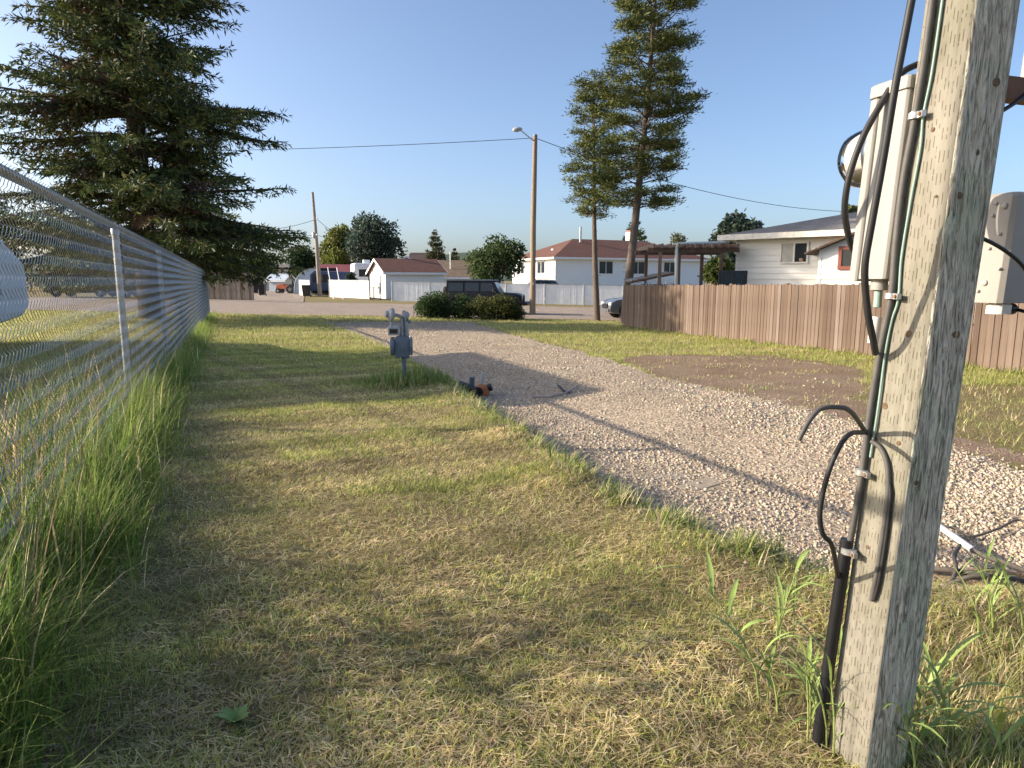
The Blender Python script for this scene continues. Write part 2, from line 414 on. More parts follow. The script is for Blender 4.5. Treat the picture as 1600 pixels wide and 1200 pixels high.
def tall_grass():
    n = 41000
    y = cloud(n, None, 1.0, 31, 1.25)
    off = rng.normal(0.0, .19, n)+.10*wob(y, y*.3, .5, 2); off = np.where(y < 2.6, off*.9-.10, off)
    x = FX(y)+off
    cl = .5+.5*wob(x, y, .35, 3)+.3*wob(x, y, .12, 5)
    k = (off < .5) & (rng.random(n) < np.clip(.35+.8*cl, .1, 1)); x, y, off, cl = x[k], y[k], off[k], cl[k]; n = len(x)
    P = np.stack([x, y, zg(x, y)-.01], -1)
    hh = (.14+.46*rng.random(n)**1.5)*np.clip(1.15-abs(off-.02)*1.1, .2, 1)*(.7+.5*np.clip(cl, 0, 1))*np.where(y > 9, .7, 1)*np.where(y > 20, .7, 1)
    col = palette(n, [(.22, .32, .075), (.14, .23, .05), (.32, .36, .10), STRAW], [4, 4, 2.6, .5])
    az = rng.normal(-.35, 1.25, n)
    blades('tall_fence_grass', P, hh, (.0045+.005*rng.random(n))*(.75+.07*y), az, .08+.5*rng.random(n)**1.4, col, segs=4, curl=2.2)
    tag(COL.objects['tall_fence_grass'], 'tall uncut green grass along the foot of the chain link fence', 'grass', kind='stuff')
    # dry stalks with seed heads
    n = 330
    y = 1.4+11*rng.random(n)**1.4; x = FX(y)+rng.normal(-.08, .18, n); mb = []
    P = np.stack([x, y, zg(x, y)], -1)
    o = blades('dry_seed_stalks', P, .5+.45*rng.random(n), .005+.003*rng.random(n), rng.random(n)*6.28, .05+.25*rng.random(n), palette(n, [(.36, .27, .16), (.25, .17, .10), (.3, .27, .12)], [3, 2, 1]), segs=4, curl=1.5)
    tag(o, 'dry brown weed stalks standing through the chain link mesh', 'weeds', kind='stuff')
tall_grass()
def driveway_weeds():
    n = 5200                                                    # straggling tufts on the lip of the driveway
    pts = [G(u, v).xy for u, v in ((700, 600), (760, 642), (850, 700), (950, 770), (1040, 812), (1130, 856), (1230, 884), (1320, 900))]
    seg = rng.integers(0, len(pts)-1, n); t = rng.random(n)
    A = np.array([pts[i] for i in range(len(pts))]); p = A[seg]+(A[seg+1]-A[seg])*t[:, None]+rng.normal(0, .10, (n, 2))
    dens = wob(p[:, 0], p[:, 1], .16, 4) > -.15
    p = p[dens]; n = len(p)
    P = np.stack([p[:, 0], p[:, 1], zg(p[:, 0], p[:, 1])-.01], -1)
    o = blades('driveway_edge_weeds', P, .06+.12*rng.random(n), (.004+.006*rng.random(n))*(.6+.09*P[:, 1]), rng.normal(.2, 1.4, n), .3+.8*rng.random(n), palette(n, [GRN, DGR, YGR, STRAW], [4, 3, 2, 3]), segs=3, curl=1.2)
    tag(o, 'straggling weeds along the lip between lawn and gravel', 'weeds', kind='stuff')
    n = 2000; c = G(632, 600)                                    # tuft around the gas meter
    r = rng.normal(0, .26, (n, 2)); P = np.stack([c.x+.05+r[:, 0]*1.3, c.y+r[:, 1], zg(c.x+r[:, 0]*1.3, c.y+r[:, 1])], -1)
    o = blades('gas_meter_grass', P, (.10+.22*rng.random(n))*np.exp(-(r**2).sum(1)*3), .008+.006*rng.random(n), rng.random(n)*6.28, .1+.6*rng.random(n), palette(n, [GRN, (.16, .24, .07), STRAW2], [3, 3, 1]), segs=3, curl=1.4)
    tag(o, 'uncut tuft of green grass around the gas meter riser', 'grass', kind='stuff')
    n = 2600; t = rng.random(n); A, B = BF0, BF1                 # uncut fringe at the foot of the brown fence
    q = A[None]+(B-A)[None]*t[:, None]+rng.normal(0, .05, (n, 2))+np.array([-.10, -.05])
    P = np.stack([q[:, 0], q[:, 1], zg(q[:, 0], q[:, 1])], -1)
    o = blades('brown_fence_fringe_grass', P, .06+.16*rng.random(n)*(.3+.7*(wob(q[:, 0], q[:, 1], .3, 2) > 0)), .010+.010*rng.random(n), rng.random(n)*6.28, .1+.6*rng.random(n), palette(n, [YGR, GRN, DGR], [3, 3, 1]), segs=2)
    tag(o, 'uncut fringe of grass at the foot of the brown board fence', 'grass', kind='stuff')
BF0 = np.array(G(974, 512).xy); _bn = G(1345, 556).xy; BF1 = BF0+(np.array(_bn)-BF0)*1.62
driveway_weeds()
def dirt_tufts():
    n = 22000; x = 2+9*rng.random(n); y = 5+11*rng.random(n); sd = sdf(dirt_w, x, y); t_ = wob(x, y, .35, 7)+.7*wob(x, y, .12, 3)
    k = (sd > 0) & (t_ > .22); x, y = x[k], y[k]; n = len(x); P = np.stack([x, y, zg(x, y)], -1)
    o = blades('dirt_patch_tufts', P, .02+.05*rng.random(n), .008+.008*rng.random(n), rng.random(n)*6.28, .3+.8*rng.random(n), palette(n, [YGR, GRN, STRAW, STRAW2], [3, 3, 2, 2]), segs=2)
    tag(o, 'sparse grass tufts on the bare dirt patch', 'grass', kind='stuff')
    n = 9000; y = 1.0+8*rng.random(n)**1.3; x = FX(y)-.10-.75*rng.random(n); t_ = wob(x, y, .3, 4); k = rng.random(n) < np.clip(.6+.6*t_, .1, 1); x, y = x[k], y[k]; n = len(x)
    P = np.stack([x, y, zg(x, y)], -1); o = blades('weeds_behind_mesh', P, .22+.55*rng.random(n)**1.6, .006+.007*rng.random(n), rng.random(n)*6.28, .08+.4*rng.random(n), palette(n, [(.15, .22, .05), (.10, .16, .04), (.26, .26, .08), STRAW2], [4, 4, 2, 1.5]), segs=4, curl=1.8)
    tag(o, 'tall green weeds behind the near chain link mesh', 'weeds', kind='stuff')
dirt_tufts()
def stones():
    n = 100000
    x, y = lawn_points(n, 2.6, 30, lambda y: np.interp(y, [2.6, 3.1, 8.4, 27], [1.0, .9, -1.3, -9]), lambda y: np.interp(y, [2.6, 3, 6, 9, 15, 30], [2.6, 2.8, 5.2, 4.6, 2.6, 1.0]), 1.35)
    s = sdf(gravel_w, x, y)+.08*wob(x, y, .45, 8); sd = sdf(dirt_w, x, y)
    k = (s+.06*rng.normal(size=n) > .0) | ((sd > 0) & (rng.random(n) < .025)) | ((s > -.22) & (rng.random(n) < .02) & (y < 9))
    al = x*LOT.x+y*LOT.y; ac = x*LOT.y-y*LOT.x; dens = np.clip(.62+.75*wob(ac*1.0, al*.22, .55, 5)+.35*wob(x, y, .25, 1), .10, 1); k &= (rng.random(n) < dens)
    sp_ = G(1530, 885); k &= (((x-sp_.x)/.50)**2+((y-sp_.y)/.28)**2 > 1) | (rng.random(len(x)) < .12)
    x, y = x[k], y[k]; n = len(x)
    size = (.0036+.0072*rng.random(n)**2.4)*(.86+.045*y)
    cube = np.array([(-1,-1,-1),(1,-1,-1),(1,1,-1),(-1,1,-1),(-1,-1,1),(1,-1,1),(1,1,1),(-1,1,1)], float)
    V = cube[None]*(1+.5*(rng.random((n, 8, 3))-.5)*1.5)
    V *= (rng.random((n, 1, 3))*.7+.6)*np.array([1, 1, .72])
    # top narrower for a chipped look
    V[:, 4:, :2] *= .55+.35*rng.random((n, 1, 1))
    a = rng.random(n)*6.28; c, s_ = np.cos(a), np.sin(a)
    X = V[..., 0]*c[:, None]-V[..., 1]*s_[:, None]; Y = V[..., 0]*s_[:, None]+V[..., 1]*c[:, None]
    tl = rng.normal(0, .35, n); Z = V[..., 2]+X*tl[:, None]
    V = np.stack([X, Y, Z], -1)*size[:, None, None]
    V += np.stack([x, y, zg(x, y)+size*.30], -1)[:, None]
    T = np.array([(0,2,1),(0,3,2),(4,5,6),(4,6,7),(0,1,5),(0,5,4),(1,2,6),(1,6,5),(2,3,7),(2,7,6),(3,0,4),(3,4,7)])
    F = (T[None]+(np.arange(n)*8)[:, None, None]).reshape(-1, 3)
    col = palette(n, [(.50, .42, .315), (.57, .485, .375), (.41, .33, .235), (.53, .42, .30), (.33, .275, .215)], [4, 2.6, 3, 2.2, 1.6], .18)
    o = np_mesh('gravel_stones', V.reshape(-1, 3), F, M_stone, None, np.repeat(col, 8, 0))
    tag(o, 'pale crushed gravel spread over the driveway', 'gravel', kind='stuff')
stones()

# ------------------------------------------------------------------ chain link fence
def chain_link():
    y0 = 5.75; sp = 3.6; ang = math.atan2(LOT.x, LOT.y)          # lot direction
    railz = lambda y: 1.745-.0028*(y-5.75)
    root = empty('chain_link_fence', (FX(2.15), 2.15, 0), 0, 'long galvanised chain link fence with tall grass at its foot', 'fence')
    inv = Matrix.Translation(-root.location)
    def L(p): return Vector(p)-root.location
    ys = [-2.4, 1.15]+[y0+sp*k for k in range(0, 8)]
    # bays of woven wire, each strand a flattened zigzag hooked into its neighbour
    pv, ph, nh = .050, .050, 33
    def bay(blen):
        V = []; F = []; r = .0020; tri = [(math.cos(a), math.sin(a)) for a in (0.5, 2.6, 4.7)]
        for i in range(int(blen/ph)):
            x0 = i*ph; k0 = len(V); cnt = 0; jx = random.gauss(0, .0012)
            for j in range(nh+1):
                hi = (j % 2 == 0); x = x0+(ph*1.03 if hi else -ph*.03)+jx; z = j*pv
                for dz, dx, yv in ((-.006, .004, -.006), (.006, .004, .006)):
                    for a, b in tri: V.append((x-(dx if hi else -dx)+a*r, (yv if hi else -yv)+b*r, z+dz))
                    cnt += 1
            for q in range(cnt-1):
                for s_ in range(3):
                    a = k0+q*3+s_; b = k0+q*3+(s_+1) % 3; F.append((a, b, b+3, a+3))
        o = np_mesh('mesh_panel', np.array(V), np.array(F), M_wire, root, smooth=True); o['kind'] = 'stuff'; return o
    bays = {}
    for k, y in enumerate(ys):
        x = FX(y); zt = railz(y); gz = zf(x, y)
        mb = MB().tube([L((x, y, gz-.1)), L((x, y, zt-.045))], .0285, 12)
        post = mb.build('post', M_galv, root, smooth=True)
        cp = MB().lathe([(.033, -.05), (.034, -.01), (.030, .0)], L((x, y, zt-.02)), (0, 0, 1), 12).build('post_cap', M_galv, post, smooth=True)
        tk = MB()
        for hgt in (.22, .5, .78, 1.06, 1.34):
            c = L((x, y, gz+hgt)); ring = [c+Vector((math.cos(a)*.0315, math.sin(a)*.0315, .008*math.sin(a*1+1))) for a in np.linspace(0, 6.28, 13)]
            if y < 17: MB().tube(ring, .0022, 4, cap=False).build('tie_wire', M_wire, post)
        if k < len(ys)-1:
            y2 = ys[k+1]; x2 = FX(y2)
            rail = MB().tube([L((x, y, zt)), L((x2, y2, railz(y2)))], .0245, 12).build('top_rail', M_galv, root, smooth=True)
            if y < 13:
                for t_ in (.12, .3, .5, .68, .86):
                    c = L((x+(x2-x)*t_, y+sp*t_, zt+(railz(y2)-zt)*t_)); d = Vector((LOT.x, LOT.y, 0)); s = Vector((LOT.y, -LOT.x, 0))
                    ring = [c+(s*math.cos(a)+Vector((0, 0, 1))*math.sin(a))*.0272+d*.006*math.sin(a) for a in np.linspace(0, 6.28, 13)]
                    MB().tube(ring, .0022, 4, cap=False).build('tie_wire', M_wire, rail)
            blen = math.hypot(x2-x, y2-y); key = round(blen, 2)
            if key in bays: o = bays[key].copy(); COL.objects.link(o); o.parent = root
            else: o = bays[key] = bay(blen)
            top = pv*nh; side = Vector((LOT.y, -LOT.x, 0))*.030      # the mesh hangs on the lawn side of the posts
            o.location = L((x+side.x, y+side.y, zt+.012-top)); o.rotation_euler = (0, 0, math.atan2(LOT.y, LOT.x))
            if y > 20: o.scale = (1, 1, 1.08); o.location.z -= top*.08
chain_link()

# ------------------------------------------------------------------ square power post and its fittings (foreground)
PB = Vector((.986, 1.695, 0)); PT = .3034; LEANX, LEANY = .0543, .0111; PS = .14
A_ = Vector((math.cos(PT), math.sin(PT), 0)); N_ = Vector((-math.sin(PT), math.cos(PT), 0))   # along the back face, away from it
UPV = Vector((LEANX, LEANY, 1)).normalized()
def PL(a, n, z): return PB+UPV*z+A_*a+N_*(n+PS/2)            # n=0 at the back face, a=0 at the middle
MPOST = Matrix(((A_.x, N_.x, UPV.x, PB.x+N_.x*PS/2), (A_.y, N_.y, UPV.y, PB.y+N_.y*PS/2), (0, 0, UPV.z, 0), (0, 0, 0, 1)))
def wood_mat(name, base, dark, green, band=0):
    m, t, b = nodes(name); v = coords(t, (1, 1, .07)); v2 = coords(t, (1, 1, 1)); v3 = coords(t, (1, 1, .16))
    n1 = noise(t, 30, 6, .65, v, .6); n2 = noise(t, 4.5, 4, .6, v2); n3 = noise(t, 120, 3, .6, v3)
    r1 = ramp(t, n1.outputs[0], [(.28, dark), (.45, tuple(c*.8 for c in base)), (.62, base), (.8, tuple(min(1, c*1.15) for c in base))])
    r2 = ramp(t, n2.outputs[0], [(.42, (1, 1, 1)), (.68, green)])
    mx = t.nodes.new('ShaderNodeMix'); mx.data_type = 'RGBA'; mx.blend_type = 'MULTIPLY'; mx.inputs[0].default_value = 1
    t.links.new(r1.outputs[0], mx.inputs[6]); t.links.new(r2.outputs[0], mx.inputs[7])
    # short vertical incising slits
    # (rows of narrow dashes, staggered from column to column, as left by an incising mill)
    tc = t.nodes.new('ShaderNodeTexCoord'); mp = t.nodes.new('ShaderNodeMapping'); mp.inputs['Rotation'].default_value = (0, 0, -PT); t.links.new(tc.outputs['Object'], mp.inputs[0])
    sx = t.nodes.new('ShaderNodeSeparateXYZ'); t.links.new(mp.outputs[0], sx.inputs[0])
    def mt(op, a, b=None, c=None):
        n = t.nodes.new('ShaderNodeMath'); n.operation = op
        for i, q in enumerate((a, b, c)):
            if q is None: continue
            if isinstance(q, (int, float)): n.inputs[i].default_value = q
            else: t.links.new(q, n.inputs[i])
        return n.outputs[0]
    nw = noise(t, 9, 2, .5, coords(t, (1, 1, .4))); uu = mt('ADD', mt('DIVIDE', sx.outputs['Y'], .0105), mt('MULTIPLY', nw.outputs[0], 1.2)); cl = mt('FLOOR', uu); fr = mt('ABSOLUTE', mt('SUBTRACT', mt('FRACT', uu), .5))
    hs = mt('FRACT', mt('MULTIPLY', mt('SINE', mt('MULTIPLY', cl, 12.9898)), 43758.5)); rw = mt('FRACT', mt('ADD', mt('DIVIDE', sx.outputs['Z'], .052), hs))
    dash = mt('MULTIPLY', mt('LESS_THAN', fr, .13), mt('LESS_THAN', rw, .52)); dn = mt('MULTIPLY', dash, mt('GREATER_THAN', noise(t, 60, 2, .5, v2).outputs[0], .42))
    r3 = ramp(t, dn, [(0, (1, 1, 1)), (1, (.42, .38, .31))])
    mx2 = t.nodes.new('ShaderNodeMix'); mx2.data_type = 'RGBA'; mx2.blend_type = 'MULTIPLY'; mx2.inputs[0].default_value = .8
    t.links.new(mx.outputs[2], mx2.inputs[6]); t.links.new(r3.outputs[0], mx2.inputs[7])
    t.links.new(mx2.outputs[2], b.inputs['Base Color']); b.inputs['Roughness'].default_value = .9; b.inputs['Specular IOR Level'].default_value = .15
    ad = t.nodes.new('ShaderNodeMath'); ad.operation = 'SUBTRACT'; t.links.new(n1.outputs[0], ad.inputs[0]); t.links.new(dn, ad.inputs[1])
    bump(t, b, ad.outputs[0], .45, .004); return m
def power_post():
    root = empty('power_post', PB, 0, 'weathered square timber power post with cables stapled down its side', 'post')
    rel = Matrix.Translation(-PB)
    # timber: a subdivided prism so the arrises and faces can be worn
    S = PS/2; nseg = 150; V = []; F = []; per = []
    m_ = 16
    for i in range(m_*4):
        side, t_ = divmod(i, m_); t_ = t_/m_*2-1; c = .94
        x, y = [(t_, -1), (1, t_), (-t_, 1), (-1, -t_)][side]
        q = .15
        ex = max(0, abs(x)-(1-q)); ey = max(0, abs(y)-(1-q)); k = 1
        if abs(x) > 1-q and abs(y) > 1-q:
            d = math.hypot(ex, ey); k = q/d if d > q else 1
            x = math.copysign(1-q+ex*k, x); y = math.copysign(1-q+ey*k, y)
        per.append((x, y))
    rg = np.random.default_rng(3)
    zs = np.linspace(-.3, 4.2, nseg)
    ph = rg.random(40)*6.28
    for z in zs:
        for i, (x, y) in enumerate(per):
            side = i//m_
            amp = .0016 if side in (0,) else .0006
            d = amp*(math.sin(i*1.9+z*4+ph[i % 40])+math.sin(i*3.1-z*2.3+ph[(i*7) % 40]+2*math.sin(z*1.3)))
            # splinter crack near the right face low down
            if side == 0:
                a0 = (i % m_)/m_; cr = abs(a0-(.62+.25*(z-.62)*2)); 
                if .42 < z < .85 and cr < .07: d -= .006*(1-cr/.07)
            px = x*S*(1+d/S); py = y*S*(1+d/S)
            V.append(MPOST @ Vector((px, py-S, z))-PB)
    n = len(per)
    for j in range(nseg-1):
        for i in range(n): F.append((j*n+i, j*n+(i+1) % n, (j+1)*n+(i+1) % n, (j+1)*n+i))
    F2 = np.array(F)
    me_o = np_mesh('timber', np.array([tuple(v) for v in V]), F2, None, root, smooth=True)
    M1 = wood_mat('timber_incised', (.285, .262, .212), (.16, .145, .115), (.80, .82, .74))
    M2 = rough_wood()
    me_o.data.materials.append(M1); me_o.data.materials.append(M2)
    mi = np.zeros(len(F2), np.int32); col = np.arange(len(F2)) % n
    mi[(col//m_ == 0)] = 1
    me_o.data.polygons.foreach_set('material_index', mi)
    # knots
    kn = mk('knot', (.13, .085, .045), .85, .5, 60)
    def knot(a, n_, z, r, nd, mat=kn):
        p = PL(a, n_, z)-PB
        MB().lathe([(r, -.003), (r*.95, .0012), (r*.5, .0022), (r*.1, .001)], p, nd, 14).build('knot', mat, root, smooth=True)
    nl = -A_; nr = -N_
    for n_, z, r in ((-.085, 1.985, .013), (-.075, 1.66, .006), (-.085, 1.17, .009), (-.045, .98, .009), (-.10, .895, .006), (-.03, .89, .005), (-.05, .60, .006), (-.11, 1.50, .004)): knot(-.0702, n_, z, r, nl)
    for a, z, r in ((.03, 1.76, .010), (.0, 1.60, .008), (-.035, 1.5, .009), (.02, 1.17, .011), (-.04, .80, .007)): knot(a, -.1402, z, r, nr)
    return root
def rough_wood():
    m, t, b = nodes('timber_rough_sawn'); v = coords(t, (1, 1, .11)); v2 = coords(t)
    n1 = noise(t, 85, 7, .66, v, 2.0); n2 = noise(t, 6, 4, .6, v2); n4 = noise(t, 16, 4, .6, v, 3.0); n5 = noise(t, 90, 3, .6, coords(t, (.18, .18, 1)), .8)
    r1 = ramp(t, n1.outputs[0], [(.34, (.13, .11, .085)), (.45, (.40, .355, .285)), (.54, (.66, .60, .49)), (.66, (.84, .78, .66))])  # relief shading painted as colour contrast; pale tones lift the shaded face
    r2 = ramp(t, n2.outputs[0], [(.42, (1, 1, 1)), (.66, (.78, .88, .80))])
    mx = t.nodes.new('ShaderNodeMix'); mx.data_type = 'RGBA'; mx.blend_type = 'MULTIPLY'; mx.inputs[0].default_value = 1
    t.links.new(r1.outputs[0], mx.inputs[6]); t.links.new(r2.outputs[0], mx.inputs[7]); t.links.new(mx.outputs[2], b.inputs['Base Color'])
    b.inputs['Roughness'].default_value = .95; b.inputs['Specular IOR Level'].default_value = .1
    ad = t.nodes.new('ShaderNodeMath'); ad.operation = 'MULTIPLY_ADD'; t.links.new(n5.outputs[0], ad.inputs[0]); ad.inputs[1].default_value = .35; t.links.new(n1.outputs[0], ad.inputs[2])
    ad2 = t.nodes.new('ShaderNodeMath'); ad2.operation = 'ADD'; t.links.new(ad.outputs[0], ad2.inputs[0]); t.links.new(n4.outputs[0], ad2.inputs[1])
    bump(t, b, ad2.outputs[0], .9, .010); return m
post = power_post()
M_box = mk('grey_enamel', (.33, .315, .285), .55, .10, 7, stretch=(1, 1, .25), bmp=.12, bscale=90, bdist=.001)
M_cable = mk('cable_grey_black', (.028, .026, .026), .55, .25, 20)
M_cable2 = mk('cable_grey', (.095, .088, .08), .6, .2, 20)
M_green = mk('green_wire', (.25, .36, .30), .5, .1, 20)
M_strap = mk('bright_strap', (.62, .62, .60), .3, .1, 20, metal=.7)
M_pvc = mk('grey_pvc', (.50, .50, .50), .5, .1, 12, dirt=(.28, .25, .21))
def meter():
    z0, z1 = 1.305, 1.80; a0, a1, D = -.078, .125, .105
    root = empty('meter_socket', PL(0, .05, z0), 0, 'grey electric meter box with round glass meter hung behind the power post', 'electric meter')
    I = Matrix.Translation(-root.location) @ MPOST
    MB().cbox(a0, a1, .004, D-.012, z0, z1, .006, I).build('housing', M_box, root, bevel=.002)
    MB().cbox(a0-.004, a1+.004, D-.0118, D+.016, z0-.006, z1-.025, .005, I).build('cover', M_box, root, bevel=.002)
    MB().cbox(a0-.006, a1+.006, -.0, D+.020, z1-.0245, z1+.010, .006, I).build('rain_hood', M_box, root, bevel=.002)
    c = I @ Vector(((a0+a1)/2, D+.016, 1.645)); ax = N_
    MB().lathe([(.088, 0), (.090, .010), (.088, .028), (.081, .034)], c, ax, 36).build('sealing_ring', mk('chrome', (.55, .55, .56), .3, .05, 5, metal=1), root, smooth=True)
    MB().lathe([(.072, .03), (.073, .09), (.068, .108), (.03, .114)], c, ax, 32).build('meter_body', mk('meter_cream', (.48, .46, .41), .55, .05, 8), root, smooth=True)
    gm, t, b = nodes('meter_glass'); tr = t.nodes.new('ShaderNodeBsdfTransparent'); gl = t.nodes.new('ShaderNodeBsdfGlossy'); gl.inputs['Roughness'].default_value = .04; fr = t.nodes.new('ShaderNodeFresnel'); fr.inputs[0].default_value = 1.35
    mx = t.nodes.new('ShaderNodeMixShader'); t.links.new(fr.outputs[0], mx.inputs[0]); t.links.new(tr.outputs[0], mx.inputs[1]); t.links.new(gl.outputs[0], mx.inputs[2]); t.links.new(mx.outputs[0], t.nodes['Material Output'].inputs[0])
    MB().lathe([(.081, .034), (.081, .095), (.076, .122), (.06, .142), (.035, .152), (.004, .155)], c, ax, 36).build('glass_dome', gm, root, smooth=True)
    MB().box(-.012, .03, .086, .088, 0, .022, Matrix.Translation(c+N_*.028) @ Matrix(((A_.x, N_.x, 0, 0), (A_.y, N_.y, 0, 0), (0, 0, 1, 0), (0, 0, 0, 1)))).build('register', M_black, root)
    MB().lathe([(.020, 0), (.021, -.010), (.021, -.028), (.017, -.030)], I @ Vector((a0+.04, .055, z0)), (0, 0, 1), 16).build('hub_fitting', M_box, root, smooth=True)
    MB().tube([I @ Vector((a0+.04, .055, z0-.028)), I @ Vector((a0+.038, .05, z0-.075))], .010, 10).build('ground_stub', M_green, root, smooth=True)
    MB().tube([I @ Vector((a0+.035, .045, z0-.10)), I @ Vector((a0+.033, .045, z0-.145)), I @ Vector((a0+.033, .043, z0-.17))], .014, 12).build('conduit_stub', mk('white_pvc', (.66, .64, .6), .45, .06, 9), root, smooth=True)
meter()
def junction():
    z0, z1 = 1.235, 1.555
    root = empty('disconnect_box', PL(.38, .08, z0), 0, 'beige bolted disconnect box sticking out behind the right side of the power post', 'electric box')
    I = Matrix.Translation(-root.location) @ MPOST
    MB().cbox(.43, .70, .07, .23, z0, z1, .012, I).build('housing', mk('beige_enamel', (.31, .285, .255), .5, .06, 6), root, bevel=.002)
    bolt = mk('bolt_head', (.42, .40, .37), .45, .1, 30)
    for n_, z, r in ((.06, z1-.03, .005), (.035, z1-.04, .009), (.065, z1-.065, .005), (.035, z1-.12, .005), (.06, z1-.16, .005), (.06, z0+.06, .009), (.075, z0+.035, .005), (.02, z0+.10, .005)):
        p = I @ Vector((.4295, n_+.065, z)); MB().lathe([(r, 0), (r, .004), (r*.5, .007)], p, -A_, 10).build('bolt', bolt, root, smooth=True)
    MB().cbox(.45, .50, .08, .13, z0-.032, z0+.001, .006, I).build('knockout_hub', mk('white_pvc', (.66, .64, .6)), root)
    MB().lathe([(.016, 0), (.017, .02), (.012, .028)], I @ Vector((.505, .10, z0-.018)), A_, 12).build('cable_gland', M_black, root, smooth=True)
    MB().box(.53, .69, .064, .0698, z0+.08, z0+.11, I).build('latch', M_strap, root)
    # timber rail carrying the boxes, and the second box above
    r2 = empty('upper_panel_box', PL(.6, .08, 1.9), 0, 'pale panel box above the disconnect box at the post top', 'electric box')
    I = Matrix.Translation(-r2.location) @ MPOST
    MB().cbox(.545, .80, .05, .21, 1.835, 2.4, .01, I).build('housing', M_box, r2, bevel=.002)
    MB().box(.57, .78, .044, .0495, 1.86, 2.36, I).build('door', M_box, r2)
    r3 = empty('mounting_rail', PL(0, .03, 1.78), 0, 'brown timber rail bolted across the back of the power post', 'rail')
    I = Matrix.Translation(-r3.location) @ MPOST
    MB().box(.08, .80, .003, .042, 1.775, 1.832, I).build('board', mk('brown_stain', (.16, .085, .05), .8, .25, 12), r3)
    MB().lathe([(.008, 0), (.008, .005), (.004, .007)], I @ Vector((.14, .003, 1.79)), -N_, 8).build('bolt', M_galv, r3)
    # black jumper cable
    pts = [PL(.075, -.02, 1.44), PL(.22, -.04, 1.40), PL(.36, -.03, 1.34), PL(.46, .0, 1.27), PL(.52, .05, 1.215), PL(.53, .09, 1.215)]
    MB().tube(spline(pts), .0055, 8).build('jumper_cable', M_black, None, smooth=True)
    tag(COL.objects['jumper_cable'], 'short black cable looping into the underside of the disconnect box', 'cable')
    MB().tube(spline([PL(.074, -.02, 1.60), PL(.13, .0, 1.68), PL(.30, .0, 1.78), PL(.45, .04, 1.90)]), .0055, 8).build('feeder_cable', M_black, None, smooth=True)
    tag(COL.objects['feeder_cable'], 'black cable rising from the post edge to the upper panel box', 'cable')
junction()
